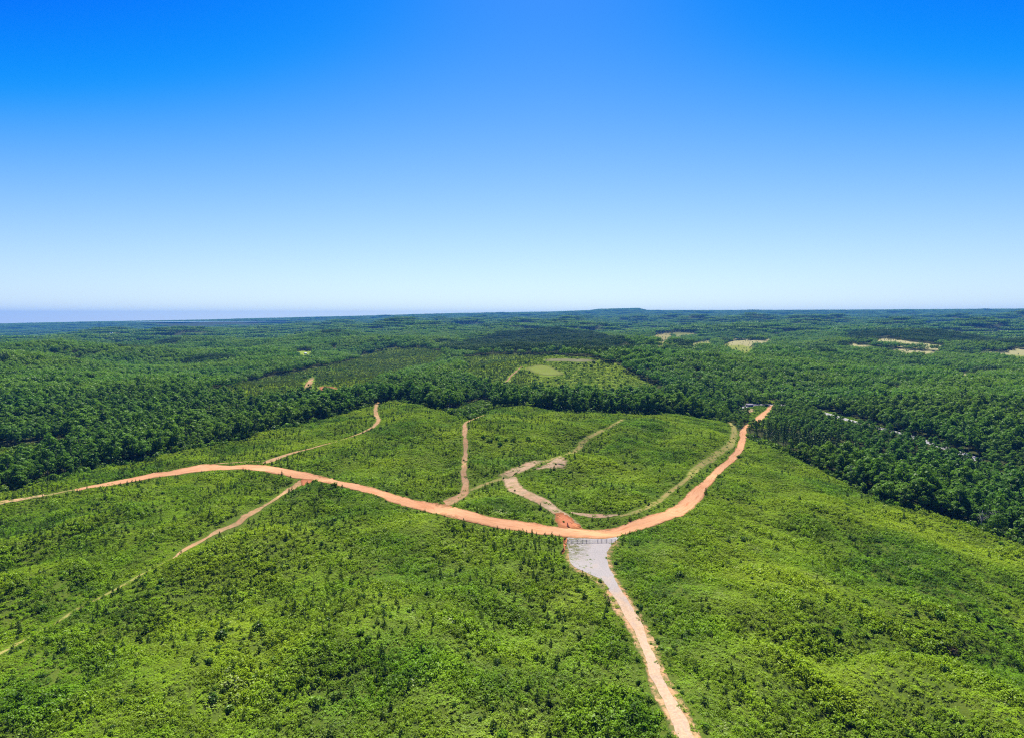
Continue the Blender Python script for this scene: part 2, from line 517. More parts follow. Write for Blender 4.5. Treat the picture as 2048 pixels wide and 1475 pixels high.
def unit(a):
    return a / (np.linalg.norm(a, axis=-1, keepdims=True) + 1e-9)

def cards(C, Nrm, size, r, aspect=1.0):
    """leaf-clump quads at C facing Nrm"""
    n = len(C)
    ref = unit(r.normal(size=(n, 3)))
    a = unit(np.cross(Nrm, ref)); b = np.cross(Nrm, a)
    s = np.asarray(size).reshape(-1, 1) * np.ones((n, 1)) * 0.5
    k = r.uniform(0.65, 1.25, (n, 4, 1))
    return np.stack([C + (a * s) * k[:, 0], C + (b * s * aspect) * k[:, 1], C - (a * s) * k[:, 2], C - (b * s * aspect) * k[:, 3]], 1)

def blob_cards(c, rad, n, size, r, jitter=0.55, low=-0.35, flat_=1.0, up=0.25):
    d = unit(r.normal(size=(n * 2, 3)))
    d = d[d[:, 2] > low][:n]
    rr = r.uniform(0.72, 1.05, (len(d), 1))
    C = np.asarray(c) + d * rr * np.asarray(rad)
    Nn = unit(d * [1, 1, flat_] + r.normal(size=d.shape) * jitter * 0.6 + [0, 0, up])
    return cards(C, Nn, r.uniform(0.7, 1.3, len(d)) * size, r)

def tube(pts, rad, sides=6):
    V, fn, fi = [], [], []
    pts = [np.asarray(p_, float) for p_ in pts]
    for i, p_ in enumerate(pts):
        d = pts[min(i + 1, len(pts) - 1)] - pts[max(i - 1, 0)]
        d = d / (np.linalg.norm(d) + 1e-9)
        ref = np.array([0, 0, 1.0]) if abs(d[2]) < 0.9 else np.array([1.0, 0, 0])
        a = np.cross(d, ref); a /= np.linalg.norm(a); b = np.cross(d, a)
        for k in range(sides):
            an = 2 * math.pi * k / sides
            V.append(p_ + rad[i] * (a * math.cos(an) + b * math.sin(an)))
    for i in range(len(pts) - 1):
        for k in range(sides):
            fi += [i * sides + k, i * sides + (k + 1) % sides, (i + 1) * sides + (k + 1) % sides, (i + 1) * sides + k]
            fn.append(4)
    fn += [sides, sides]
    fi += list(range(sides))[::-1] + [(len(pts) - 1) * sides + k for k in range(sides)]
    return V, fn, fi

def join_geo(parts):
    V, fn, fi = [], [], []
    for v, n_, i_ in parts:
        fi += [k + len(V) for k in i_]
        V += list(v); fn += list(n_)
    return V, fn, fi

# plant models: each returns (leaf quads, leaf values, wood geometry)
def broad_tree(r, H=17.0, R=5.4, nl=24, nq=46, size=1.0):
    Q, vv = [], []
    cz, rz = H * 0.62, H * 0.36
    wood = [tube([(0, 0, -1), (0.1, 0, H * 0.25), (r.normal() * 0.3, r.normal() * 0.3, H * 0.55), (0, 0, H * 0.8)], [0.34, 0.26, 0.17, 0.05])]
    for k in range(nl):
        d = unit(r.normal(size=3) * [1, 1, 0.9])
        if k == 0: d = np.array([0, 0, 1.0])
        q = r.uniform(0.5, 0.85)
        taper = 1.0 - 0.35 * max(0, d[2])
        c = np.array([d[0] * R * q * taper, d[1] * R * q * taper, cz + d[2] * rz * q * 1.1])
        lr = R * r.uniform(0.30, 0.46)
        Q.append(blob_cards(c, (lr, lr, lr * 0.8), nq, size, r, 0.4, -0.35, 1.0, 0.45))
        vv.append(np.clip(r.uniform(0, 1) * 0.5 + r.uniform(0, 0.5, len(Q[-1])), 0, 1))
        if k % 3 == 0:
            wood.append(tube([(0, 0, H * r.uniform(0.25, 0.5)), tuple(c * [0.6, 0.6, 0.95]), tuple(c)], [0.14, 0.09, 0.03], 4))
    return np.concatenate(Q), np.concatenate(vv), join_geo(wood)

def pine_tree(r, H=2.6, R=0.75, whorls=7, nq=14, size=0.42):
    Q, vv = [], []
    for k in range(whorls):
        f = k / (whorls - 1)
        z = H * (0.10 + 0.88 * f)
        rr = R * (1 - f) ** 0.75 + 0.05 * H * 0.2
        n = max(4, int(nq * (1.1 - 0.75 * f)))
        a = r.uniform(0, 6.28, n)
        q = np.sqrt(r.uniform(0.15, 1, n))
        C = np.stack([np.cos(a) * rr * q, np.sin(a) * rr * q, z + (0.12 * H / whorls) * r.normal(size=n) + q * rr * 0.25], -1)
        Nn = unit(np.stack([np.cos(a), np.sin(a), np.full(n, 0.6)], -1) + r.normal(size=(n, 3)) * 0.5)
        Q.append(cards(C, Nn, size * (1.1 - 0.5 * f) * r.uniform(0.7, 1.3, n), r, 1.3))
        vv.append(r.uniform(0, 1, n))
    wood = tube([(0, 0, -0.3), (0, 0, H * 0.5), (0, 0, H * 0.97)], [0.035 * H * 0.5, 0.022 * H * 0.5, 0.008 * H * 0.5], 5)
    return np.concatenate(Q), np.concatenate(vv), wood

def tall_pine(r, H=19.0):
    Q, vv = [], []
    for k in range(9):
        f = k / 8
        z = H * (0.42 + 0.56 * f)
        rr = 2.6 * (1 - f) ** 0.6 + 0.3
        a = r.uniform(0, 6.28)
        c = (math.cos(a) * rr * 0.45, math.sin(a) * rr * 0.45, z)
        Q.append(blob_cards(c, (rr * 0.75, rr * 0.75, 1.0), 26, 0.9, r))
        vv.append(np.clip(r.uniform(0, 0.5) + r.uniform(0, 0.5, len(Q[-1])), 0, 1))
    wood = tube([(0, 0, -1), (0, 0, H * 0.5), (0, 0, H * 0.97)], [0.22, 0.15, 0.04], 5)
    return np.concatenate(Q), np.concatenate(vv), wood

def bush(r, R=1.15, nl=6, nq=26, size=0.40):
    Q, vv = [], []
    for k in range(nl):
        a = r.uniform(0, 6.28); q = r.uniform(0, 0.65) * R
        lr = R * r.uniform(0.4, 0.65)
        c = (math.cos(a) * q, math.sin(a) * q, lr * r.uniform(0.7, 1.3))
        Q.append(blob_cards(c, (lr, lr, lr), nq, size, r))
        vv.append(np.clip(r.uniform(0, 0.5) + r.uniform(0, 0.5, len(Q[-1])), 0, 1))
    st = []
    for k in range(3):
        a = r.uniform(0, 6.28)
        st.append(tube([(0, 0, -0.2), (math.cos(a) * R * 0.3, math.sin(a) * R * 0.3, R * 0.6), (math.cos(a) * R * 0.5, math.sin(a) * R * 0.5, R * 1.0)], [0.05, 0.035, 0.012], 4))
    return np.concatenate(Q), np.concatenate(vv), join_geo(st)

def scrub_patch(r, S=4.2, n=32):
    """low mixed growth about S metres across"""
    Q, vv = [], []
    for k in range(n):
        x, y = r.uniform(-S * 0.55, S * 0.55, 2)
        R = r.choice([0.24, 0.36, 0.52, 0.82], p=[0.42, 0.30, 0.19, 0.09])
        tall = r.uniform(0.7, 1.7)
        Q.append(blob_cards((x, y, R * tall * 0.7), (R, R, R * tall), int(9 + 26 * R), 0.22 + 0.20 * R, r, 0.8, -0.2, 1.0, 0.7))
        vv.append(np.clip(r.uniform(0, 0.5) + r.uniform(0, 0.5, len(Q[-1])), 0, 1))
    m_ = 50                                                     # grass blades in between
    C = np.stack([r.uniform(-S * 0.55, S * 0.55, m_), r.uniform(-S * 0.55, S * 0.55, m_), r.uniform(0.05, 0.35, m_)], -1)
    Nn = unit(r.normal(size=(m_, 3)) * [1, 1, 0.5])
    Q.append(cards(C, Nn, r.uniform(0.15, 0.35, m_), r, 1.8)); vv.append(r.uniform(0, 0.6, m_))
    return np.concatenate(Q), np.concatenate(vv)

def wood_patch(r, S, spacing, Hh, R, nq, size, conif=False):
    Q, vv = [], []
    g = np.arange(-S / 2 + spacing / 2, S / 2, spacing)
    for x in g:
        for y in g:
            cx, cy_ = x + r.uniform(-0.4, 0.4) * spacing, y + r.uniform(-0.4, 0.4) * spacing
            s = r.uniform(0.7, 1.2)
            if conif:
                s = r.uniform(0.85, 1.1)
                q1 = blob_cards((cx, cy_, Hh * 0.72 * s), (R * s, R * s, Hh * 0.30 * s), nq, size, r, 0.6, -0.6)
            else:
                q1 = blob_cards((cx, cy_, Hh * 0.60 * s), (R * s, R * s, Hh * 0.36 * s), nq, size, r, 0.5, -0.45, 1.0, 0.4)
            Q.append(q1)
            vv.append(np.clip(r.uniform(0, 0.75) + r.uniform(0, 0.25, len(q1)), 0, 1))
    return np.concatenate(Q), np.concatenate(vv)

# ------------------------------------------------------------------ scattering through geometry nodes (only for stuff)
def lib(name, objs):
    c = bpy.data.collections.new(name)
    for o in objs:
        c.objects.link(o)
    return c

def scatter(name, P, rotz, scl, variants, label, cat, kind="stuff"):
    me = bpy.data.meshes.new(name)
    n = len(P)
    me.vertices.add(n); me.vertices.foreach_set("co", np.asarray(P, np.float32).ravel())
    a = me.attributes.new("rot", 'FLOAT_VECTOR', 'POINT')
    rv = np.zeros((n, 3), np.float32); rv[:, 2] = rotz
    a.data.foreach_set("vector", rv.ravel())
    a = me.attributes.new("scl", 'FLOAT_VECTOR', 'POINT')
    a.data.foreach_set("vector", np.asarray(scl, np.float32).ravel())
    a = me.attributes.new("pick", 'INT', 'POINT')
    a.data.foreach_set("value", rng.integers(0, 1000, n).astype(np.int32))
    me.update()
    o = obj(name, me)
    ng = bpy.data.node_groups.new(name + "_scatter", 'GeometryNodeTree')
    ng.interface.new_socket("Geometry", in_out='INPUT', socket_type='NodeSocketGeometry')
    ng.interface.new_socket("Geometry", in_out='OUTPUT', socket_type='NodeSocketGeometry')
    gi = ng.nodes.new("NodeGroupInput"); go = ng.nodes.new("NodeGroupOutput")
    iop = ng.nodes.new("GeometryNodeInstanceOnPoints")
    ci = ng.nodes.new("GeometryNodeCollectionInfo")
    ci.inputs["Collection"].default_value = variants
    ci.inputs["Separate Children"].default_value = True
    ci.inputs["Reset Children"].default_value = True
    def attr(nm, ty):
        k = ng.nodes.new("GeometryNodeInputNamedAttribute"); k.data_type = ty
        k.inputs["Name"].default_value = nm
        return k.outputs["Attribute"]
    ng.links.new(gi.outputs[0], iop.inputs["Points"])
    ng.links.new(ci.outputs[0], iop.inputs["Instance"])
    iop.inputs["Pick Instance"].default_value = True
    ng.links.new(attr("pick", 'INT'), iop.inputs["Instance Index"])
    e2r = ng.nodes.new("FunctionNodeEulerToRotation")
    ng.links.new(attr("rot", 'FLOAT_VECTOR'), e2r.inputs[0])
    ng.links.new(e2r.outputs[0], iop.inputs["Rotation"])
    ng.links.new(attr("scl", 'FLOAT_VECTOR'), iop.inputs["Scale"])
    ng.links.new(iop.outputs[0], go.inputs[0])
    md = o.modifiers.new("scatter", 'NODES'); md.node_group = ng
    tag(o, label, cat, None, kind)
    return o

# ------------------------------------------------------------------ layout traced in photo pixels
ROAD_UP = [(-90, 1023), (0, 1001), (25, 998), (88, 988), (150, 977), (184, 970), (217, 963), (250, 957), (289, 949), (332, 942), (365, 936), (400, 929),
           (424, 928), (459, 931), (488, 929), (521, 929), (556, 934), (595, 941), (634, 949), (673, 960), (712, 967), (751, 976), (800, 992),
           (844, 1001), (890, 1009), (932, 1019), (976, 1031), (1027, 1039), (1093, 1050), (1156, 1056), (1205, 1057), (1249, 1048), (1298, 1030),
           (1337, 1018), (1362, 1000), (1380, 980), (1403, 964), (1428, 939), (1454, 917), (1471, 896), (1477, 879), (1481, 861), (1487, 853)]
ROAD_LO = [(-90, 1034), (0, 1010), (25, 1004), (88, 992), (150, 981), (184, 975), (217, 972), (250, 966), (289, 959), (332, 952), (365, 947), (400, 943),
           (424, 941), (459, 939), (488, 938), (521, 942), (556, 948), (595, 956), (634, 962), (673, 970), (712, 980), (751, 990), (800, 1009),
           (844, 1020), (890, 1032), (932, 1042), (976, 1052), (1027, 1061), (1093, 1070), (1142, 1075), (1212, 1077), (1278, 1061), (1327, 1045),
           (1376, 1024), (1397, 1006), (1413, 980), (1432, 957), (1452, 936), (1473, 918), (1487, 898), (1492, 879), (1493, 868), (1493, 856)]
RAMP_L = [(1487, 853), (1499, 845), (1512, 834), (1522, 826), (1531, 820), (1537, 812), (1545, 806)]
RAMP_R = [(1493, 856), (1507, 850), (1524, 840), (1531, 833), (1538, 825), (1545, 815), (1556, 809)]
DRIVE_L = [(1138, 1069), (1134, 1080), (1136, 1098), (1138, 1116), (1150, 1134), (1176, 1146), (1196, 1155), (1206, 1165), (1222, 1188), (1240, 1212), (1262, 1254), (1288, 1308), (1306, 1360),
           (1324, 1400), (1342, 1440), (1358, 1475), (1420, 1640)]
DRIVE_R = [(1240, 1066), (1235, 1077), (1222, 1090), (1215, 1107), (1216, 1122), (1222, 1138), (1228, 1152), (1237, 1168), (1251, 1192), (1264, 1214), (1284, 1250), (1309, 1316), (1328, 1356),
           (1350, 1394), (1368, 1428), (1390, 1475), (1462, 1640)]
SH_L = [(1130, 1078), (1128, 1098), (1130, 1118), (1142, 1137), (1166, 1150), (1186, 1160), (1197, 1172), (1212, 1194), (1230, 1222), (1252, 1262), (1279, 1314), (1298, 1364),
        (1314, 1404), (1331, 1444), (1346, 1475), (1404, 1640)]
SH_R = [(1244, 1080), (1238, 1090), (1226, 1103), (1224, 1120), (1230, 1138), (1235, 1152), (1244, 1168), (1258, 1190), (1273, 1214), (1297, 1252), (1322, 1316), (1342, 1358),
        (1364, 1396), (1383, 1430), (1406, 1475), (1482, 1640)]

TRACKS = [  # name, centre line in pixels, half widths in metres, material, how bare
    ("field_track", [(606, 962), (597, 968), (564, 989), (537, 1005), (517, 1017), (494, 1032), (470, 1046), (447, 1057), (414, 1074), (370, 1099), (343, 1118)],
     [2.6, 2.3, 2.2, 2.1, 2.1, 2.1, 2.0, 2.0, 1.9, 1.9, 1.9], 'track', "narrow sandy clay track running down through the scrub field"),
    ("field_track", [(346, 1116), (288, 1146), (218, 1185), (156, 1218), (97, 1255), (39, 1284), (0, 1305), (-90, 1350)],
     [1.9, 2.1, 2.3, 2.4, 2.5, 2.6, 2.6, 2.6], 'grasstrack', "grown over lower end of the narrow field track"),
    ("overgrown_road", [(80, 991), (100, 988), (125, 983), (155, 978)], [1.6, 1.3, 1.3, 1.8], 'grasstrack', "grassy stretch linking the pale road end with the orange road"),
    ("steep_track", [(971, 829), (946, 838), (930, 847), (930, 870), (931, 890), (929, 926), (929, 956), (932, 975), (922, 990), (905, 1001), (890, 1006)],
     [1.6, 2.0, 2.3, 2.3, 2.3, 2.3, 2.4, 3.2, 5.0, 6.2, 5.6], 'track', "straight sandy track climbing the hill inside the road bend"),
    ("loop_track", [(940, 980), (951, 975), (985, 963), (1020, 951), (1068, 931), (1105, 917), (1149, 902), (1166, 883), (1181, 872), (1215, 856), (1247, 838)],
     [1.4, 1.6, 1.9, 2.2, 2.6, 2.6, 2.4, 2.2, 2.2, 2.4, 2.8], 'grasstrack', "grassy wheel track crossing the hill inside the road bend"),
    ("stony_track", [(1019, 953), (1023, 964), (1034, 978), (1064, 992), (1093, 1007), (1113, 1021), (1128, 1033), (1137, 1044), (1143, 1056)],
     [6.2, 5.4, 4.8, 4.4, 4.4, 4.6, 5.4, 6.6, 7.6], 'stony', "stony washed track dropping to the orange road"),
    ("verge_track", [(1458, 844), (1465, 851), (1469, 862), (1463, 885), (1444, 901), (1419, 918), (1391, 938), (1378, 955), (1352, 975), (1333, 990), (1318, 1002), (1294, 1014), (1268, 1024), (1240, 1031)],
     [1.6, 3.0, 3.6, 3.2, 2.8, 3.0, 3.2, 2.6, 2.4, 2.4, 2.2, 2.0, 2.0, 1.6], 'grasstrack', "dry grassy verge track beside the orange road"),
    ("side_ditch", [(1140, 1023), (1160, 1028), (1181, 1031), (1210, 1031), (1236, 1030)], [0.8, 1.9, 2.3, 2.1, 1.0], 'stony', "pale stony patch along the hill's foot"),
    ("hill_track", [(530, 926), (556, 915), (587, 905), (615, 898), (644, 890), (677, 881), (702, 873), (730, 862), (750, 850), (757, 839), (751, 826), (752, 811), (758, 803)],
     [4.0, 4.6, 3.2, 1.6, 1.9, 2.0, 2.1, 2.3, 2.5, 2.6, 2.6, 2.6, 2.0], 'track', "reddish track leading from the road to the wood"),
    ("verge_strip", [(430, 927), (455, 925), (490, 923), (520, 922)], [0.8, 1.5, 1.5, 0.6], 'track', "thin sandy strip behind the road verge"),
    ("far_track", [(996, 773), (1012, 764), (1022, 752), (1033, 742), (1044, 733)], [1.6, 2.2, 2.2, 2.2, 1.6], 'track', "track between the young pines on the second hill"),
]
FIELD_C = TRACKS[0][1][:-1] + TRACKS[1][1][1:]
PATCHES = [
    ("bare_patch", [(995, 949), (1025, 936), (1045, 928), (1066, 920), (1088, 921), (1066, 934), (1044, 944), (1012, 956)], 'stony', "pale stony bare patch above the grassy wheel track"),
    ("bare_patch", [(1060, 940), (1080, 932), (1093, 926), (1122, 911), (1134, 918), (1135, 927), (1127, 936), (1093, 937)], 'stony', "pale stony bare patch below the grassy wheel track"),
    ("red_washout", [(603, 958), (627, 959), (617, 968), (604, 970)], 'redclay', "bright red clay apron where the field track meets the road"),
    ("red_washout", [(1108, 1027), (1122, 1024), (1136, 1032), (1150, 1043), (1163, 1057), (1140, 1056), (1117, 1052)], 'redclay', "bright red clay apron where the stony track meets the road"),
    ("red_washout", [(1126, 1074), (1134, 1077), (1133, 1094), (1128, 1104), (1122, 1108), (1128, 1092)], 'redclay', "red clay strip at the post end of the rail fence"),
    ("grass_patch", [(1050, 736), (1078, 729), (1100, 733), (1116, 741), (1128, 749), (1090, 750), (1064, 744)], 'meadow', "bright mown grass patch on the second hill"),
    ("bare_patch", [(1090, 722), (1092, 718), (1130, 717), (1185, 719), (1185, 724), (1130, 723)], 'tan', "dry tan strip along the top of the second hill"),
    ("bare_patch", [(1476, 822), (1490, 816), (1506, 817), (1508, 822), (1494, 826)], 'stony', "pale bare ground in front of the weathered shed"),
    ("clay_pit", [(606, 779), (610, 768), (618, 757), (628, 753), (626, 766), (620, 780)], 'track', "sandy clay clearing at the foot of the young pines"),
    ("clay_pit", [(636, 774), (655, 772), (674, 777), (666, 786), (646, 782)], 'redclay', "small red clay cut beside the young pines"),
]
ASPHALT_C = [(1480, 815), (1510, 809), (1540, 809), (1570, 810), (1605, 815), (1637, 823), (1660, 829), (1690, 838), (1720, 846), (1760, 856), (1790, 864), (1822, 873), (1880, 892), (1960, 920)]
ASPHALT_W = [4.5] * 14

def spline(P, n=6):
    P = np.asarray(P, float)
    out = []
    for i in range(len(P) - 1):
        p0, p1, p2, p3 = P[max(i - 1, 0)], P[i], P[i + 1], P[min(i + 2, len(P) - 1)]
        for k in range(n):
            t = k / n
            out.append(0.5 * ((2 * p1) + (p2 - p0) * t + (2 * p0 - 5 * p1 + 4 * p2 - p3) * t * t + (3 * p1 - p0 - 3 * p2 + p3) * t ** 3))
    out.append(P[-1])
    return np.asarray(out)

EDGE_J = np.random.default_rng(11)
def strip(name, Lw, Rw, mat, off, jit=0.4, cols=6, label=None):
    """a sheet between two ground lines, laid on the terrain"""
    s0 = np.concatenate([[0], np.cumsum(np.linalg.norm(np.diff((Lw + Rw) / 2, axis=0), axis=1))])
    n = max(4, int(s0[-1] / 1.6))
    sn = np.linspace(0, s0[-1], n)
    Lw = np.column_stack([np.interp(sn, s0, Lw[:, i]) for i in (0, 1)])
    Rw = np.column_stack([np.interp(sn, s0, Rw[:, i]) for i in (0, 1)])
    d = unit(Rw - Lw)
    jl = np.convolve(EDGE_J.normal(size=n + 4), [0.25, 0.5, 0.25], 'same')[:n, None] * jit
    jr = np.convolve(EDGE_J.normal(size=n + 4), [0.25, 0.5, 0.25], 'same')[:n, None] * jit
    slow = lambda: np.interp(np.arange(n), np.arange(0, n + 6, 5), EDGE_J.normal(size=len(np.arange(0, n + 6, 5))))[:, None] * jit * 1.3
    Lw = Lw + d * (jl + slow()); Rw = Rw + d * (jr + slow())
    t = np.linspace(0, 1, cols + 1)
    P = Lw[:, None, :] * (1 - t)[None, :, None] + Rw[:, None, :] * t[None, :, None]
    z = terrain(P[..., 0], P[..., 1]) + off
    V = np.dstack([P, z]).reshape(-1, 3)
    idx = np.arange(n * (cols + 1)).reshape(n, cols + 1)
    f = np.stack([idx[:-1, :-1], idx[:-1, 1:], idx[1:, 1:], idx[1:, :-1]], -1).reshape(-1, 4)
    me = raw_mesh(name, V, np.full(len(f), 4), f.ravel(), [mat])
    w = np.linalg.norm(Rw - Lw, axis=1)
    s = np.concatenate([[0], np.cumsum(np.linalg.norm(np.diff((Lw + Rw) / 2, axis=0), axis=1))])
    side = np.zeros((n, cols + 1, 3), np.float32)
    side[..., 0] = t[None, :]; side[..., 1] = s[:, None]
    a = me.attributes.new("side", 'FLOAT_VECTOR', 'POINT'); a.data.foreach_set("vector", side.ravel())
    o = obj(name, me)
    tag(o, label, None, None, "structure")
    if me.polygons[0].normal.z < 0:
        me.flip_normals()
    return o

def edges_px(A, B, n=6):
    a, b = spline(A, n), spline(B, n)
    return hit(a[:, 0], a[:, 1])[:, :2], hit(b[:, 0], b[:, 1])[:, :2]

def centre_strip(C, W, n=6):
    c = spline(np.column_stack([C, W]), n)
    P = hit(c[:, 0], c[:, 1])[:, :2]
    T = unit(np.gradient(P, axis=0))
    Nn = np.stack([T[:, 1], -T[:, 0]], -1)
    return P - Nn * c[:, 2:3], P + Nn * c[:, 2:3]

GROUND_POLYS = []                                  # world polygons kept free of growth: (poly, keep share, margin)
def keep_clear(L, R, share, margin):
    GROUND_POLYS.append((np.concatenate([L, R[::-1]]), share, margin))

L, R = edges_px(SH_L, SH_R); strip("drive_shoulder", L, R, M['shoulder'], 0.10, 0.35, 8, "ochre clay shoulders either side of the gravel driveway"); keep_clear(L, R, 0.40, 0.0)
L, R = edges_px(ROAD_UP[4:], ROAD_LO[4:]); strip("dirt_road", L, R, M['clay'], 0.20, 0.45, 10, "wide orange clay road curving past the gate"); keep_clear(L, R, 0.0, 0.2)
L, R = edges_px(ROAD_UP[:4], ROAD_LO[:4]); strip("dirt_road_end", L, R, M['shoulder'], 0.20, 0.35, 6, "pale end of the clay road where scrub grows over it"); keep_clear(L, R, 0.1, 0.2)
L, R = edges_px(RAMP_L, RAMP_R); strip("dirt_road_end", L, R, M['clay'], 0.24, 0.4, 6, "orange clay road coming out of the trees"); keep_clear(L, R, 0.0, 1.0)
L, R = edges_px(DRIVE_L, DRIVE_R); strip("gravel_driveway", L, R, M['gravel'], 0.16, 0.25, 10, "grey gravel driveway widening towards the gate"); keep_clear(L, R, 0.0, 0.1)
FIELD_STRIPS = []
for nm, C, W, mt, lb in TRACKS:
    L, R = centre_strip(C, W)
    if nm == 'field_track': FIELD_STRIPS.append((L, R))
    strip(nm, L, R, M[mt], 0.13, 0.35, 5, lb)
    keep_clear(L, R, 0.22 if mt == 'grasstrack' else (0.08 if mt == 'stony' else 0.04), 1.0 if nm == 'field_track' else 0.5)
L, R = centre_strip(ASPHALT_C, ASPHALT_W); asph = strip("asphalt_road", L, R, M['asphalt'], 0.3, 0.0, 4, "grey asphalt road running through the wood"); keep_clear(L, R, 0.0, 2.0)
for side_ in (0.06, 0.94):
    a_ = L * (1 - side_) + R * side_; d_ = unit(R - L) * 0.12
    me_ = strip("edge_line", a_ - d_, a_ + d_, M['paint'], 0.31, 0.0, 1)
    me_.parent = asph
    del me_["kind"]

def patch(name, poly_px, mat, off, label, share=0.05):
    c = spline(list(poly_px) + [poly_px[0]], 5)[:-1]
    P = hit(c[:, 0], c[:, 1])[:, :2]
    ctr = P.mean(0)
    rad = np.linalg.norm(P - ctr, axis=1).mean()
    P = P + EDGE_J.normal(size=P.shape) * min(0.7, rad * 0.08)
    rings = [1.0, 0.75, 0.5, 0.25]
    n = len(P); V = []; f = []
    for s in rings:
        q = ctr + (P - ctr) * s
        V.append(np.column_stack([q, terrain(q[:, 0], q[:, 1]) + off]))
    V = np.concatenate(V + [np.array([[ctr[0], ctr[1], float(terrain(ctr[0], ctr[1])) + off]])])
    fn, fi = [], []
    for k in range(len(rings) - 1):
        for i in range(n):
            fi += [k * n + i, k * n + (i + 1) % n, (k + 1) * n + (i + 1) % n, (k + 1) * n + i]; fn.append(4)
    k = len(rings) - 1
    for i in range(n):
        fi += [k * n + i, k * n + (i + 1) % n, len(V) - 1]; fn.append(3)
    me = raw_mesh(name, V, fn, fi, [mat])
    sd2 = np.zeros((len(V), 3), np.float32); sd2[:, 0] = 0.5
    for q_, s_ in enumerate(rings):
        sd2[q_ * n:(q_ + 1) * n, 0] = 0.5 + 0.5 * s_
    at_ = me.attributes.new("side", 'FLOAT_VECTOR', 'POINT'); at_.data.foreach_set("vector", sd2.ravel())
    if me.polygons[0].normal.z < 0:
        me.flip_normals()
    o = obj(name, me)
    tag(o, label, None, None, "structure")
    GROUND_POLYS.append((P, share, 0.3))
for k_, (nm, pl, mt, lb) in enumerate(PATCHES):
    patch(nm, pl, M[mt], 0.25 + 0.004 * k_ if mt == 'redclay' else 0.16 + 0.004 * k_, lb, 0.18 if mt == 'stony' else 0.03)

# zones in photo pixels (they are read at a point's own ground position)
Z_SECOND = [(926, 714), (1000, 709), (1090, 709), (1190, 716), (1235, 728), (1270, 750), (1310, 772), (1330, 806), (1260, 808), (1150, 806), (1040, 800), (985, 790), (950, 778), (930, 750)]
Z_YOUNG = [(400, 792), (480, 766), (600, 743), (700, 722), (740, 706), (780, 697), (850, 695), (885, 704), (892, 716), (870, 735), (820, 748), (750, 765), (756, 785), (700, 800), (640, 806), (560, 812), (480, 812)]
Z_YOUNG2 = [(926, 714), (1000, 709), (1090, 709), (1085, 730), (1050, 745), (1075, 765), (1040, 780), (985, 776), (950, 765), (930, 745)]
Z_PINE = [(850, 706), (930, 690), (1000, 668), (1100, 660), (1180, 668), (1250, 686), (1300, 706), (1210, 713), (1100, 706), (950, 708)]
Z_PINE2 = [(1690, 668), (1900, 664), (2200, 668), (2200, 700), (1900, 690), (1700, 685)]
Z_OPEN = [  # far clearings: polygon, cover colour
    ([(1308, 670), (1320, 664), (1345, 665), (1335, 690), (1318, 688)], (0.30, 0.27, 0.17)),
    ([(1345, 664), (1385, 664), (1388, 672), (1350, 674)], (0.26, 0.28, 0.13)),
    ([(1378, 690), (1395, 684), (1425, 680), (1424, 688), (1385, 696)], (0.30, 0.31, 0.15)),
    ([(1443, 692), (1460, 683), (1490, 683), (1505, 694), (1514, 707), (1486, 714), (1460, 704)], (0.25, 0.28, 0.09)),
    ([(1455, 686), (1465, 680), (1530, 681), (1540, 675), (1548, 682), (1520, 688), (1490, 686)], (0.36, 0.33, 0.24)),
    ([(1690, 690), (1700, 686), (1760, 695), (1830, 700), (1880, 703), (1885, 711), (1830, 711), (1750, 700)], (0.40, 0.37, 0.28)),
    ([(1735, 680), (1770, 677), (1830, 684), (1895, 692), (1890, 697), (1800, 688)], (0.40, 0.37, 0.28)),
    ([(1955, 706), (1965, 702), (2010, 703), (2040, 697), (2200, 698), (2200, 712), (2000, 711)], (0.38, 0.36, 0.26)),
    ([(1985, 712), (2060, 709), (2200, 710), (2200, 724), (2030, 722)], (0.26, 0.31, 0.08)),
    ([(570, 708), (600, 702), (632, 701), (626, 713), (600, 714)], (0.26, 0.34, 0.08)),
    ([(215, 668), (222, 662), (230, 663), (230, 672)], (0.20, 0.28, 0.10)),
    ([(135, 722), (165, 714), (172, 719), (150, 724)], (0.26, 0.32, 0.10)),
    ([(755, 722), (778, 716), (782, 724), (765, 727)], (0.24, 0.32, 0.08)),
    ([(855, 714), (868, 712), (880, 716), (866, 722)], (0.24, 0.32, 0.08)),
    ([(1243, 690), (1262, 688), (1264, 696), (1248, 697)], (0.32, 0.32, 0.16)),
    ([(1888, 744), (1905, 742), (1960, 754), (1958, 762), (1900, 752)], (0.36, 0.34, 0.24)),
    ([(1290, 782), (1305, 775), (1325, 785), (1318, 792)], (0.36, 0.30, 0.18)),
]
Z_LOW = [(1476, 830), (1482, 806), (1505, 799), (1545, 801), (1548, 812), (1540, 835), (1536, 856), (1512, 856), (1500, 845), (1492, 832)]
Z_VERGE = [(1630, 818), (1660, 824), (1770, 853), (1775, 866), (1690, 850), (1630, 832)]
Z_SMALL = [(1440, 880), (1452, 838), (1600, 795), (1640, 815), (1760, 860), (1900, 900), (2060, 960), (2060, 1005), (1880, 950), (1760, 930), (1640, 912), (1540, 890)]
Z_SCRUBGAP = [(-60, 905), (0, 897), (60, 888), (140, 885), (150, 905), (70, 930), (0, 945), (-60, 960)]
Z_NOTCH = [(895, 826), (925, 812), (960, 800), (985, 805), (985, 820), (962, 830), (938, 842)]

def off_track(P2, d):
    ok = np.ones(len(P2), bool)
    for l_, r_ in FIELD_STRIPS:
        pl_ = np.concatenate([l_[::3], r_[::-3]])
        lo, hi = pl_.min(0) - d, pl_.max(0) + d
        q = np.where((P2 > lo).all(1) & (P2 < hi).all(1))[0]
        ok[q] &= dist_poly(P2[q, 0], P2[q, 1], pl_) > d
    return ok

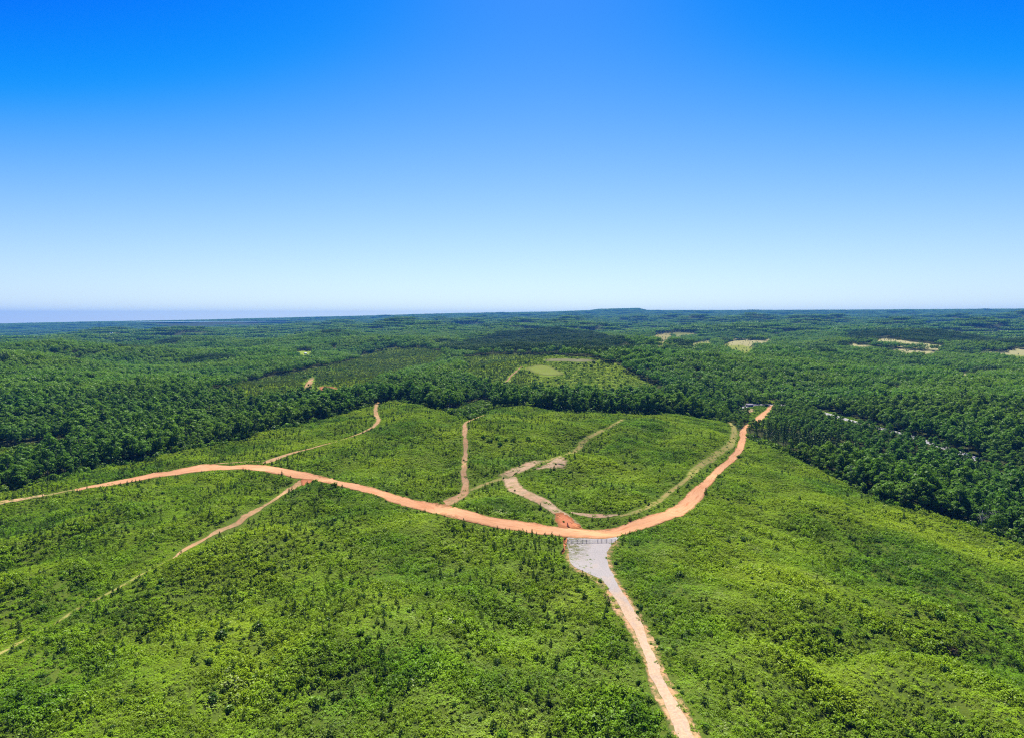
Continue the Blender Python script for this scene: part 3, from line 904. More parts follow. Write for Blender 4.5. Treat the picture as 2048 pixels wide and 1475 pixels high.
def covered(P2, extra=0.0):
    """share of growth to keep at world points (0 on roads, 1 elsewhere)"""
    keep = np.ones(len(P2))
    x, y = P2[:, 0], P2[:, 1]
    for poly, share, margin in GROUND_POLYS:
        lo = poly.min(0) - 8; hi = poly.max(0) + 8
        s = np.where((x > lo[0]) & (x < hi[0]) & (y > lo[1]) & (y < hi[1]))[0]
        if not len(s):
            continue
        ins = in_poly(x[s], y[s], poly)
        if margin + extra > 0:
            ins |= dist_poly(x[s], y[s], poly) < margin + extra
        elif extra < 0:
            ins &= dist_poly(x[s], y[s], poly) > -extra
        keep[s[ins]] = np.minimum(keep[s[ins]], share)
    return keep

def grid(x0, x1, y0, y1, s):
    gx, gy = np.meshgrid(np.arange(x0, x1, s), np.arange(y0, y1, s))
    P = np.stack([gx.ravel(), gy.ravel()], -1)
    return P + rng.uniform(-0.48, 0.48, P.shape) * s

def at_ground(P2, sink=0.0):
    return np.column_stack([P2, terrain(P2[:, 0], P2[:, 1]) - sink])

def framed(px, py, mx=170, my=120):
    return (px > -mx) & (px < IW + mx) & (py > 560) & (py < IH + my)

# ------------------------------------------------------------------ ground sheet
azs = np.concatenate([np.linspace(-180, -56, 40, endpoint=False), np.linspace(-56, 56, 561), np.linspace(56, 180, 41)[1:-1]])
rad = [4.0]
while rad[-1] < 20500:
    r_ = rad[-1]
    rad.append(r_ * (1.06 if r_ < 110 else 1.0125 if r_ < 2500 else 1.02))
rad = np.array(rad)
A, Rr = np.meshgrid(np.radians(azs), rad)
gx, gy = Rr * np.sin(A), Rr * np.cos(A)
gz = terrain(gx, gy)
na, nr = len(azs), len(rad)
GV = np.column_stack([gx.ravel(), gy.ravel(), gz.ravel()])
idx = np.arange(na * nr).reshape(nr, na)
idn = np.roll(idx, -1, axis=1)
f = np.stack([idx[:-1], idn[:-1], idn[1:], idx[1:]], -1).reshape(-1, 4)[:, ::-1]
cv = np.vstack([GV, [[0, 0, float(terrain(np.array([0.]), np.array([0.]))[0])]]])
tri = np.stack([idn[0], idx[0], np.full(na, len(GV))], -1)[:, ::-1]
me = raw_mesh("ground", cv, np.concatenate([np.full(len(f), 4), np.full(na, 3)]), np.concatenate([f.ravel(), tri.ravel()]), [M['ground']])
if me.polygons[1000].normal.z < 0:
    me.flip_normals()
gpx, gpy, gdep = project(GV)
front = GV[:, 1] > 30
inc = in_poly(GV[:, 0], GV[:, 1], CLEAR_W)
cover = np.tile(np.array([0.030, 0.040, 0.016]), (len(GV), 1))
cover[inc] = (0.055, 0.088, 0.014)
for zp in (Z_SECOND, Z_YOUNG):
    cover[in_poly(gpx, gpy, zp) & front & (gdep < 2600)] = (0.105, 0.160, 0.022)
for zp in (Z_LOW, Z_VERGE, Z_SCRUBGAP):
    cover[in_poly(gpx, gpy, zp) & front & (gdep < 1500)] = (0.09, 0.14, 0.024)
for zp, cc in Z_OPEN:
    cover[in_poly(gpx, gpy - 5, zp) & front] = np.array(cc) * (0.50, 0.56, 0.36)
    cover[in_poly(gpx, gpy, zp) & front] = np.array(cc) * (0.50, 0.56, 0.36)
a = me.color_attributes.new("cover", 'FLOAT_COLOR', 'POINT')
cc4 = np.ones((len(cv), 4), np.float32); cc4[:len(GV), :3] = cover; cc4[-1, :3] = (0.055, 0.088, 0.014)
a.data.foreach_set("color", cc4.ravel())
for p_ in (me.polygons,):
    p_.foreach_set("use_smooth", np.ones(len(p_), bool))
tag(obj("ground", me), "rolling green ground reaching to the horizon", None, None, "structure")

# lake far away
LAKE_Z = 47.0
th = np.linspace(0, 2 * np.pi, 72, endpoint=False)
rr_ = 1 + 0.25 * np.sin(3 * th + 1) + 0.12 * np.sin(7 * th)
lxx = -5100 + 1150 * rr_ * np.cos(th); lyy = 9700 + 620 * rr_ * np.sin(th)
me = raw_mesh("lake", np.column_stack([lxx, lyy, np.full(72, LAKE_Z)]), [72], np.arange(72), [M['water']])
tag(obj("lake", me), "pale lake shining below the far blue ridge", None, None, "structure")

# ------------------------------------------------------------------ plant libraries
def lib_pair(kind, count, fn, mat, seed):
    out = []
    for k in range(count):
        r = np.random.default_rng(seed + k)
        Q, v, w = fn(r)
        lm = quads_mesh(kind + "_crown", Q, v, mat)
        wm = raw_mesh(kind + "_trunk", w[0], w[1], w[2], [M['bark']])
        n = len(Q) * 4
        V = np.concatenate([Q.reshape(-1, 3), np.asarray(w[0])])
        fi = np.concatenate([np.arange(n), np.asarray(w[2]) + n])
        fn_ = np.concatenate([np.full(len(Q), 4), np.asarray(w[1])])
        fm = np.concatenate([np.zeros(len(Q)), np.ones(len(w[1]))])
        jm = raw_mesh(kind + "_whole", V, fn_, fi, [mat, M['bark']], fm, np.concatenate([np.repeat(v, 4), np.zeros(len(w[0]))]))
        out.append((lm, wm, obj(kind + "_source", jm, None, False)))
    return out

L_TREE = lib_pair("broadleaf_tree", 9, lambda r: broad_tree(r, r.uniform(12.5, 20), r.uniform(3.9, 6.6), int(r.integers(16, 28))), M['tree'], 100)
L_SAPL = lib_pair("pine_sapling", 5, lambda r: pine_tree(r, r.uniform(2.0, 3.1), r.uniform(0.65, 1.05), int(r.integers(6, 9))), M['pine'], 200)
L_YOUNG = lib_pair("young_pine", 5, lambda r: pine_tree(r, r.uniform(2.2, 3.0), r.uniform(0.7, 0.95)), M['youngpine'], 250)
L_BUSH = lib_pair("shrub", 6, lambda r: bush(r, r.uniform(0.9, 1.4), int(r.integers(5, 9))), M['shrub'], 300)
L_TALL = lib_pair("tall_pine", 4, lambda r: tall_pine(r, r.uniform(17, 21)), M['bigpine'], 400)
def patch_lib(name, count, fn, mat, seed):
    o = []
    for k in range(count):
        Q, v = fn(np.random.default_rng(seed + k))
        o.append(obj(name, quads_mesh(name, Q, v, mat), None, False))
    return lib(name + "_variants", o)
C_SCRUB = patch_lib("scrub_clump", 10, lambda r: scrub_patch(r), M['scrub'], 500)
C_WOOD = patch_lib("wood_block", 6, lambda r: wood_patch(r, 24, 7.4, 16.5, 4.7, 80, 1.9), M['tree'], 600)
C_PINEB = patch_lib("pine_block", 4, lambda r: wood_patch(r, 24, 4.4, 17, 2.0, 30, 1.5, True), M['bigpine'], 700)
C_FAR = patch_lib("far_wood_block", 6, lambda r: wood_patch(r, 100, 9.5, 16, 6.2, 14, 5.5), M['tree'], 800)
L_BUSH += lib_pair("shrub", 4, lambda r: bush(r, r.uniform(0.9, 1.5), int(r.integers(6, 10))), M['darkshrub'], 340)
C_TREE = lib("tree_variants", [t_[2] for t_ in L_TREE])
C_SAPL = lib("sapling_variants", [t_[2] for t_ in L_SAPL])
C_YOUNG = lib("young_pine_variants", [t_[2] for t_ in L_YOUNG])
C_BUSH = lib("bush_variants", [t_[2] for t_ in L_BUSH])
C_TALL = lib("tall_pine_variants", [t_[2] for t_ in L_TALL])

def sc3(s, var=0.12):
    s = np.asarray(s, float)
    return np.column_stack([s * rng.uniform(1 - var, 1 + var, len(s)), s * rng.uniform(1 - var, 1 + var, len(s)), s * rng.uniform(1 - var, 1 + var, len(s))])

# ------------------------------------------------------------------ low growth of the clearings
w_den = Waves(21, 38); w_bush = Waves(22, 60); w_h = Waves(23, 22); w_pine = Waves(24, 90)
P2 = grid(-520, 640, 75, 940, 2.7)
g3 = at_ground(P2)
px, py, dep = project(g3)
k = framed(px, py) & (in_poly(P2[:, 0], P2[:, 1], CLEAR_W) | ((in_poly(px, py, Z_LOW) | in_poly(px, py, Z_VERGE) | in_poly(px, py, Z_SCRUBGAP) | in_poly(px, py, Z_NOTCH)) & (dep < 1500)))
P2, g3 = P2[k], g3[k]
k = rng.uniform(size=len(P2)) < covered(P2, 0.05)
P2, g3 = P2[k], g3[k]
s = np.clip(0.80 + 0.22 * w_h(P2[:, 0], P2[:, 1]) + 0.25 * w_den(P2[:, 0], P2[:, 1]), 0.30, 1.6)
zs = s * rng.uniform(0.5, 1.15, len(s))
near_road = covered(P2, 3.5) < 1
s = np.where(near_road, 0.55, np.maximum(s, 0.8))
zs = np.where(near_road, np.minimum(zs, 0.42), zs)
zs = np.where(off_track(P2, 3.5), zs, np.minimum(zs, 0.25))
scatter("scrub_undergrowth", g3, rng.uniform(0, 6.28, len(g3)), np.column_stack([s, s, zs]), C_SCRUB,
        "dense low green scrub covering the cleared hilltop fields", "undergrowth")

# weeds pushing through the gravel pad
wq = np.column_stack([rng.uniform(1137, 1185, 70), rng.uniform(1090, 1150, 70)])
wq = wq[in_poly(wq[:, 0], wq[:, 1], [(1137, 1091), (1160, 1090), (1186, 1110), (1200, 1150), (1176, 1147), (1150, 1134), (1138, 1116)])]
wg = hit(wq[:, 0], wq[:, 1]); wsz = rng.uniform(0.16, 0.42, len(wg))
scatter("pad_weeds", wg, rng.uniform(0, 6.28, len(wg)), np.column_stack([wsz, wsz, wsz * 0.6]), C_SCRUB, "patchy weeds growing through the gravel by the fence", "weeds")

# shrubs
P2 = grid(-560, 650, 75, 940, 2.9)
g3 = at_ground(P2, 0.05)
px, py, dep = project(g3)
inz = in_poly(P2[:, 0], P2[:, 1], CLEAR_W)
gap = (in_poly(px, py, Z_LOW) | in_poly(px, py, Z_VERGE) | in_poly(px, py, Z_SCRUBGAP) | in_poly(px, py, Z_NOTCH)) & (dep < 1500)
k = framed(px, py) & (inz | gap)
P2, g3, px, py, dep, gap = P2[k], g3[k], px[k], py[k], dep[k], gap[k]
edge = dist_poly(P2[:, 0], P2[:, 1], CLEAR_W)
den = 0.08 + 0.24 * np.clip(w_bush(P2[:, 0], P2[:, 1]) * 0.6 + 0.25 * w_den(P2[:, 0], P2[:, 1]), 0, 1)
dark_band = in_poly(px, py, [(-60, 1040), (60, 1008), (150, 992), (250, 985), (330, 985), (260, 1035), (160, 1062), (60, 1100), (-60, 1140)])
den = np.where(dark_band, 0.55, den)
den = np.where(in_poly(px, py, [(930, 870), (1090, 850), (1160, 870), (1100, 905), (960, 900)]), np.maximum(den, 0.28), den)
den = np.where(in_poly(px, py, [(1170, 880), (1240, 850), (1330, 850), (1330, 900), (1210, 950)]), np.maximum(den, 0.30), den)
den = np.where(in_poly(px, py, [(1500, 1240), (1700, 1245), (2050, 1180), (2050, 1290), (1700, 1280)]), np.maximum(den, 0.22), den)
den = np.where(in_poly(px, py, [(400, 1260), (560, 1250), (600, 1330), (560, 1480), (420, 1480)]), np.maximum(den, 0.25), den)
rd = (covered(P2, 4.5) < 1)
den = np.where(rd, np.maximum(den, 0.30), den)
den = np.where(gap, 0.75, den)
den = np.where(edge < 7, np.maximum(den, 0.35), den)
k = (rng.uniform(size=len(P2)) < den) & (rng.uniform(size=len(P2)) < covered(P2, 0.5)) & (off_track(P2, 3.2) | (rng.uniform(size=len(P2)) < 0.06))
P2, g3, px, py, dep, gap, edge, rd = P2[k], g3[k], px[k], py[k], dep[k], gap[k], edge[k], rd[k]
sb = np.exp(rng.normal(-0.52, 0.36, len(P2)))
sb = np.where(edge < 7, sb * 1.35, sb)
sb = np.where(in_poly(px, py, [(400, 1260), (560, 1250), (620, 1330), (580, 1480), (420, 1480)]), sb * 1.5, sb)
sb = np.where(in_poly(px, py, [(1500, 1240), (1700, 1245), (2050, 1120), (2050, 1290), (1700, 1280)]), sb * 1.3, sb)
sb = np.where(in_poly(px, py, Z_SCRUBGAP) | in_poly(px, py, Z_NOTCH), sb * 2.2, sb)
sb = np.where(rd & ~gap, np.minimum(sb, 0.85), sb)
inframe = (px > 0) & (px < IW) & (py < IH - 4)

# names and labels for individuals
trk = np.array([(c[0], c[1]) for c in hit(np.array([p_[0] for p_ in FIELD_C], float), np.array([p_[1] for p_ in FIELD_C], float))[:, :2]])
def field_zone(px_, py_):
    road_y = np.interp(px_, [p_[0] for p_ in ROAD_LO], [p_[1] for p_ in ROAD_LO]) if px_ < 1376 else None
    drive_x = np.interp(py_, [p_[1] for p_ in DRIVE_L], [p_[0] for p_ in DRIVE_L])
    if px_ < 1490:
        ty = np.interp(px_, [p_[0] for p_ in FIELD_C][::-1], [p_[1] for p_ in FIELD_C][::-1])
        up_y = np.interp(px_, [p_[0] for p_ in ROAD_UP], [p_[1] for p_ in ROAD_UP])
        if py_ < up_y:
            return "on the hill inside the orange road's bend" if px_ > 620 else "between the orange road and the wood"
        if px_ < 606 and py_ < ty:
            return "between the narrow field track and the orange road"
    if py_ > 1080 and px_ > drive_x:
        return "between the gravel driveway and the valley wood"
    if py_ <= 1080 and px_ > 1220:
        return "between the gravel driveway and the valley wood"
    return "between the narrow field track and the gravel driveway"

NEAR = []
for lb_, A_, B_ in (("the orange road", ROAD_UP[4:], ROAD_LO[4:]), ("the gravel driveway", DRIVE_L, DRIVE_R)):
    l_, r_ = edges_px(A_, B_, 2); NEAR.append((lb_, np.concatenate([l_, r_[::-1]]), 7.0))
for lb_, q_ in (("the narrow field track", 0), ("the grown over track end", 1), ("the steep sandy track", 3), ("the stony track", 5)):
    l_, r_ = centre_strip(TRACKS[q_][1], TRACKS[q_][2], 2); NEAR.append((lb_, np.concatenate([l_, r_[::-1]]), 5.0))
def where(p2, px_, py_):
    for lb_, pl_, d_ in NEAR:
        if dist_poly(np.array([p2[0]]), np.array([p2[1]]), pl_)[0] < d_:
            return "close beside " + lb_
    return field_zone(px_, py_)
def size_word(s_, small, big):
    return "low" if s_ < small else "large" if s_ > big else "middling"

def plant(kind, pair, P, scale, rz, label, cat, group, parts=("crown", "trunk")):
    e = bpy.data.objects.new(kind, None)
    COL.objects.link(e)
    e.location = P; e.rotation_euler = (0, 0, rz); e.scale = scale
    tag(e, label, cat, group)
    for nm, me_ in zip(parts, pair[:2]):
        o = bpy.data.objects.new(nm, me_)
        COL.objects.link(o)
        o.parent = e
    return e

def pick_largest(dep_, size_, ok, n):
    q = np.where(ok, size_ / dep_, -1)
    s_ = np.argsort(-q)[:n]
    return s_[q[s_] > 0]

sel = pick_largest(dep, sb, inframe & (sb < 2.0), 290)
msk = np.zeros(len(P2), bool); msk[sel] = True
for i in sel:
    z_ = size_word(sb[i], 1.0, 1.5) + " rounded green shrub " + where(P2[i], px[i], py[i])
    plant("shrub", L_BUSH[int(rng.integers(10))], g3[i], sc3([sb[i]], 0.15)[0], rng.uniform(0, 6.28),
          z_, "shrub", z_.replace("shrub", "shrubs"), ("foliage", "stem"))
k = ~msk
scatter("shrubbery", g3[k], rng.uniform(0, 6.28, k.sum()), sc3(sb[k], 0.18), C_BUSH, "many more green shrubs dotted through the scrub", "shrubs")

# pine saplings planted in rows
def rows(x0, x1, y0, y1, along, across, ang):
    gx_, gy_ = np.meshgrid(np.arange(-900, 900, along), np.arange(-900, 900, across))
    a_, b_ = gx_.ravel(), gy_.ravel()
    c_, s_ = math.cos(ang), math.sin(ang)
    P_ = np.stack([a_ * c_ - b_ * s_, a_ * s_ + b_ * c_ + 420], -1)
    P_ += rng.normal(size=P_.shape) * 0.45
    return P_[(P_[:, 0] > x0) & (P_[:, 0] < x1) & (P_[:, 1] > y0) & (P_[:, 1] < y1)]
P2 = rows(-560, 650, 75, 760, 2.6, 3.8, math.radians(38))
k = in_poly(P2[:, 0], P2[:, 1], CLEAR_W)
P2 = P2[k]
g3 = at_ground(P2, 0.05)
px, py, dep = project(g3)
den = 0.26 + 0.17 * w_pine(P2[:, 0], P2[:, 1])
den = np.where(px > 1230, den * 0.35, den)
den = np.where((px < 620) & (py < 1300), den + 0.10, den)
den = np.where((px > 700) & (px < 1180) & (py > 1060), den + 0.08, den)
k = framed(px, py) & (rng.uniform(size=len(P2)) < den) & (covered(P2, 0.4) > 0.9) & (off_track(P2, 2.0) | (rng.uniform(size=len(P2)) < 0.1))
P2, g3, px, py, dep = P2[k], g3[k], px[k], py[k], dep[k]
sp_ = np.clip(rng.normal(0.88, 0.27, len(P2)), 0.4, 1.7)
sel = pick_largest(dep, sp_, (px > 0) & (px < IW) & (py < IH - 4), 290)
msk = np.zeros(len(P2), bool); msk[sel] = True
for i in sel:
    z_ = size_word(sp_[i], 1.0, 1.35) + " dark pointed pine sapling " + where(P2[i], px[i], py[i])
    plant("pine_sapling", L_SAPL[int(rng.integers(5))], g3[i], sc3([sp_[i]])[0], rng.uniform(0, 6.28),
          z_, "pine sapling", z_.replace("sapling", "saplings"), ("needles", "stem"))
k = ~msk
scatter("young_pines", g3[k], rng.uniform(0, 6.28, k.sum()), sc3(sp_[k]), C_SAPL, "many more small pine saplings planted across the clearing", "pine saplings")

# young plantation and second clearing
P2 = grid(-1300, 900, 600, 2600, 4.0)
g3 = at_ground(P2)
px, py, dep = project(g3)
kz = in_poly(px, py, Z_YOUNG) | in_poly(px, py, Z_YOUNG2)
kk = kz & (covered(P2, 4.0) > 0.9) & (rng.uniform(size=len(P2)) < np.where(in_poly(px, py, Z_YOUNG2), 0.42, 0.55))
P_y = g3[kk]
scatter("pine_plantation", P_y, rng.uniform(0, 6.28, len(P_y)), sc3(rng.uniform(1.2, 1.9, len(P_y))), C_YOUNG, "young olive green pines planted densely on the slopes beyond the first wood", "pines")
P2 = grid(-1300, 900, 600, 2600, 6.0)
g3 = at_ground(P2)
px, py, dep = project(g3)
k2 = (in_poly(px, py, Z_SECOND) | in_poly(px, py, Z_YOUNG)) & (covered(P2, 1.5) > 0.9)
P_s, px2, py2 = g3[k2], px[k2], py[k2]
sc_ = rng.uniform(1.3, 1.9, len(P_s))
scatter("second_hill_undergrowth", P_s, rng.uniform(0, 6.28, len(P_s)), np.column_stack([sc_, sc_, sc_ * rng.uniform(0.3, 0.8, len(P_s))]), C_SCRUB, "low scrub covering the second hill and the young pine slopes", "undergrowth")
half = in_poly(px2, py2, Z_YOUNG2) | in_poly(px2, py2, Z_YOUNG)
ds_ = np.where(half, 0.30, 0.35)
kk = rng.uniform(size=len(P_s)) < ds_
P_s = P_s[kk]
ss = np.exp(rng.normal(0.35, 0.4, len(P_s)))
scatter("second_hill_shrubbery", P_s, rng.uniform(0, 6.28, len(P_s)), sc3(ss), C_BUSH, "green shrubs covering the second hill beyond the first wood", "shrubs")

# ------------------------------------------------------------------ woods
w_ht = Waves(31, 140); w_kind = Waves(32, 260)
def in_open(px, py):
    o = np.zeros(len(px), bool)
    for zp, _ in Z_OPEN:
        for dy_ in (0, 5):                     # trees just in front would hide the clearing
            o |= in_poly(px, py - dy_, zp)
    return o
HOUSE_PX = [(222, 667), (611, 709), (1557, 665)]
P2 = grid(-1250, 1300, 130, 1000, 7.4)
g3 = at_ground(P2, 0.3)
px, py, dep = project(g3)
r2 = np.hypot(P2[:, 0], P2[:, 1])
inz = in_poly(P2[:, 0], P2[:, 1], CLEAR_W)
no = inz | in_poly(px, py, Z_SECOND) | in_poly(px, py, Z_YOUNG) | in_poly(px, py, Z_LOW) | in_poly(px, py, Z_VERGE) | in_poly(px, py, Z_SCRUBGAP) | in_poly(px, py, Z_NOTCH) | in_open(px, py)
k = framed(px, py, 260, 100) & ~no & (r2 < 1000) & (covered(P2, 1.0) > 0.9) & (dist_poly(P2[:, 0], P2[:, 1], CLEAR_W) > 2.5)
P2, g3, px, py, dep = P2[k], g3[k], px[k], py[k], dep[k]
edge = dist_poly(P2[:, 0], P2[:, 1], CLEAR_W)
st = np.clip(rng.normal(0.98, 0.22, len(P2)) + 0.12 * w_ht(P2[:, 0], P2[:, 1]), 0.55, 1.45)
st *= 0.62 + 0.38 * smooth(0, 16, edge)
st = np.where(in_poly(px, py, Z_SMALL), st * 0.62, st)
mid_line = (px > 640) & (px < 1450) & (py < 835)
st = np.where(mid_line, st * 1.12, st)
is_pine = (w_kind(P2[:, 0], P2[:, 1]) > 1.55) | (in_poly(px, py, Z_PINE)) | ((rng.uniform(size=len(P2)) < 0.06))
sel = pick_largest(dep, st * (1 + 0.25 * (edge < 18)), (px > 0) & (px < IW) & ~is_pine, 290)
msk = np.zeros(len(P2), bool); msk[sel] = True
for i in sel:
    if px[i] > 1440:
        z_ = "in the valley wood below the ridge field" if edge[i] > 10 else "edging the valley wood below the ridge field"
    elif px[i] < 700:
        z_ = "in the wood beyond the orange road's outer verge" if edge[i] > 10 else "edging the wood along the orange road's outer verge"
    else:
        z_ = "in the belt behind the hill inside the bend"
    s_ = st[i]
    lb = ("tall" if s_ > 1.1 else "small" if s_ < 0.75 else "full grown") + " leafy green tree " + z_
    plant("broadleaf_tree", L_TREE[int(rng.integers(9))], g3[i], sc3([s_])[0], rng.uniform(0, 6.28), lb, "tree", lb.split(" leafy")[0] + " trees " + z_)
k = ~msk & ~is_pine
scatter("broadleaf_woods", g3[k], rng.uniform(0, 6.28, k.sum()), sc3(st[k]), C_TREE, "dense broadleaf wood surrounding the cleared hill", "wood")
sel = pick_largest(dep, st, (px > 0) & (px < IW) & is_pine, 120)
mk2 = np.zeros(len(P2), bool); mk2[sel] = True
for i in sel:
    z_ = "in the valley wood below the ridge field" if px[i] > 1440 else "in the wood beyond the orange road's outer verge" if px[i] < 700 else "in the belt behind the hill inside the bend"
    plant("tall_pine", L_TALL[int(rng.integers(4))], g3[i], sc3([st[i]])[0], rng.uniform(0, 6.28), "tall dark narrow pine " + z_, "pine", "tall pines " + z_)
k = is_pine & ~mk2
scatter("tall_pine_woods", g3[k], rng.uniform(0, 6.28, k.sum()), sc3(st[k]), C_TALL, "tall dark pines scattered through the woods", "pines")

# understory along the wood edges
P2 = grid(-700, 800, 130, 800, 2.6)
ed = dist_poly(P2[:, 0], P2[:, 1], CLEAR_W)
k = (ed < 13) & ~in_poly(P2[:, 0], P2[:, 1], CLEAR_W) & (covered(P2, 2.0) > 0.9) & (rng.uniform(size=len(P2)) < 0.75)
P2 = P2[k]
g3 = at_ground(P2, 0.2)
px, py, dep = project(g3)
k = framed(px, py)
g3 = g3[k]
scatter("edge_undergrowth", g3, rng.uniform(0, 6.28, len(g3)), sc3(np.exp(rng.normal(0.65, 0.3, len(g3))), 0.2), C_BUSH, "bushy undergrowth along the foot of the woods", "undergrowth")
# scattered trees in the far clearings
P2 = grid(-2600, 4200, 900, 4600, 15.0)
g3 = at_ground(P2, 0.2)
px, py, dep = project(g3)
k = (rng.uniform(size=len(P2)) < 0.22) & in_open(px, py) & (np.hypot(P2[:, 0], P2[:, 1]) < 4500)
for hx_, hy_ in ((222, 667), (611, 709), (1557, 665)):
    k &= ~((abs(px - hx_) < 7) & (abs(py - hy_) < 12))
scatter("clearing_saplings_undergrowth", g3[k], rng.uniform(0, 6.28, k.sum()), sc3(rng.uniform(0.18, 0.5, k.sum()), 0.2), C_TREE, "scattered regrowth in the far forest clearings", "undergrowth")

# middle distance, blocks of wood
P2 = grid(-3600, 3600, 500, 3700, 20.0)
r2 = np.hypot(P2[:, 0], P2[:, 1])
P2 = P2[(r2 >= 985) & (r2 < 3600)]
g3 = at_ground(P2, 0.3)
px, py, dep = project(g3)
no = in_poly(px, py, Z_SECOND) | in_poly(px, py, Z_YOUNG) | in_open(px, py)
for hx_, hy_ in HOUSE_PX:
    no |= (abs(px - hx_) < 7) & (py > hy_ - 3) & (py < hy_ + 12)
k = framed(px, py, 260, 100) & ~no
P2, g3, px, py = P2[k], g3[k], px[k], py[k]
pn = in_poly(px, py, Z_PINE) | in_poly(px, py, Z_PINE2) | (w_kind(P2[:, 0], P2[:, 1]) > 1.9)
sw = np.clip(1.0 + 0.10 * w_ht(P2[:, 0], P2[:, 1]) + rng.normal(0, 0.1, len(P2)), 0.7, 1.4)
def sxy(s_):
    return np.column_stack([np.ones(len(s_)), np.ones(len(s_)), s_])
scatter("distant_woods", g3[~pn], rng.uniform(0, 6.28, (~pn).sum()), sxy(sw[~pn]), C_WOOD, "broadleaf forest rolling over the hills in the middle distance", "forest")
scatter("distant_pine_woods", g3[pn], rng.uniform(0, 6.28, pn.sum()), sxy(sw[pn]), C_PINEB, "darker pine forest blocks in the middle distance", "forest")
# far
P2 = grid(-15000, 15000, 1500, 16500, 84.0)
r2 = np.hypot(P2[:, 0], P2[:, 1])
P2 = P2[(r2 >= 3560) & (r2 < 16000)]
g3 = at_ground(P2, 1.0)
px, py, dep = project(g3)
inl = (((P2[:, 0] + 5100) / 1600) ** 2 + ((P2[:, 1] - 9700) / 1000) ** 2 < 1) & (g3[:, 2] < LAKE_Z + 3)
no = in_open(px, py) | inl
for hx_, hy_ in HOUSE_PX:
    no |= (abs(px - hx_) < 6) & (py > hy_ - 2) & (py < hy_ + 8)
k = framed(px, py, 260, 100) & ~no
g3 = g3[k]
scatter("far_forest", g3, rng.uniform(0, 6.28, len(g3)), sxy(rng.uniform(0.75, 1.35, len(g3))), C_FAR, "far forest running to the hazy blue ridge line", "forest")

# ------------------------------------------------------------------ single plants that stand out
def special(px_, py_, pair, scale, label, cat, name, parts=("foliage", "stem"), group=None):
    P_ = hit(np.array([float(px_)]), np.array([float(py_)]))[0]
    plant(name, pair, P_ - np.array([0, 0, 0.1]), scale, random.uniform(0, 6.28), label, cat, group, parts)
brown = quads_mesh("brown_bush_foliage", *bush(np.random.default_rng(77), 1.3, 8, 30, 0.34)[:2], M['brown'])
special(1905, 1312, (brown, L_BUSH[0][1]), (1.9, 1.9, 2.3), "browning half bare bush standing alone above the grassy swale", "bush", "brown_bush")
special(1028, 884, L_SAPL[0], (2.6, 2.6, 2.9), "tallest dark pine on the hill between the steep track and the wheel track", "pine", "lone_pine", ("needles", "stem"))
for i_, (x_, y_) in enumerate([(966, 876), (981, 884), (995, 879), (1013, 882), (1001, 891), (1056, 880)]):
    special(x_, y_, L_BUSH[i_], (2.3, 2.3, 2.6), "big round dark bush in the row around the tallest hill pine", "bush", "round_bush", group="bushes around the hill pine")
for x_, y_, lb in [(1478, 915, "round bush hugging the orange road where it narrows towards the wood"), (1440, 955, "dark bush leaning over the orange road's outer edge"),
                   (631, 965, "dark pointed shrub beside the red clay apron of the field track"), (669, 972, "upright shrub at the orange road's edge past the red apron")]:
    special(x_, y_, L_BUSH[2], (1.9, 1.9, 2.0), lb, "bush", "roadside_bush")

for x_, y_, sc_ in [(1511, 868, 0.72), (1500, 866, 0.6)]:
    special(x_, y_, L_TREE[int(sc_ * 10) % 3], (sc_, sc_, sc_ * 1.1), "leafy tree standing where the orange road slips into the wood", "tree", "roadside_tree", ("crown", "trunk"), "trees at the road's narrow end")

def dead_tree(r, H=15.0):
    g = [tube([(0, 0, -0.5), (0.1, 0.1, H * 0.4), (r.normal() * 0.3, r.normal() * 0.3, H * 0.8), (r.normal() * 0.4, r.normal() * 0.4, H)], [0.30, 0.22, 0.11, 0.03])]
    b_ = []
    for k in range(16):
        z_ = H * r.uniform(0.35, 0.9); a_ = r.uniform(0, 6.28); l_ = (H - z_) * r.uniform(0.35, 0.6) + 0.8
        p1 = np.array([math.cos(a_) * l_ * 0.5, math.sin(a_) * l_ * 0.5, z_ + l_ * 0.45]); p2 = np.array([math.cos(a_) * l_, math.sin(a_) * l_, z_ + l_ * 0.8])
        b_.append(tube([(0, 0, z_), tuple(p1), tuple(p2)], [0.10, 0.06, 0.02], 4))
    return g[0], join_geo(b_)
M['snag'] = solid_mat("grey_dead_wood", (0.20, 0.18, 0.16), (0.36, 0.33, 0.30), 3)
for i_, (x_, y_, lb) in enumerate([(1962, 1056, "bare grey dead tree at the foot of the ridge field, on the wood's edge"), (1990, 1062, "bare grey dead tree beside another at the valley wood's edge"),
                                   (1700, 968, "bare grey dead tree where the ridge field meets the valley wood"), (1545, 886, "bare grey dead tree near the narrow end of the orange road"),
                                   (455, 878, "bare grey dead tree on the edge of the wood beyond the orange road")]):
    P_ = hit(np.array([float(x_)]), np.array([float(y_)]))[0]
    e = bpy.data.objects.new("dead_tree", None); COL.objects.link(e)
    e.location = P_; e.rotation_euler = (0, 0, i_ * 1.3)
    tag(e, lb, "dead tree")
    tr_, br_ = dead_tree(np.random.default_rng(900 + i_), 12 + i_ % 3 * 2)
    obj("trunk", raw_mesh("dead_trunk", tr_[0], tr_[1], tr_[2], [M['snag']]), e)
    obj("branches", raw_mesh("dead_branches", br_[0], br_[1], br_[2], [M['snag']]), e)

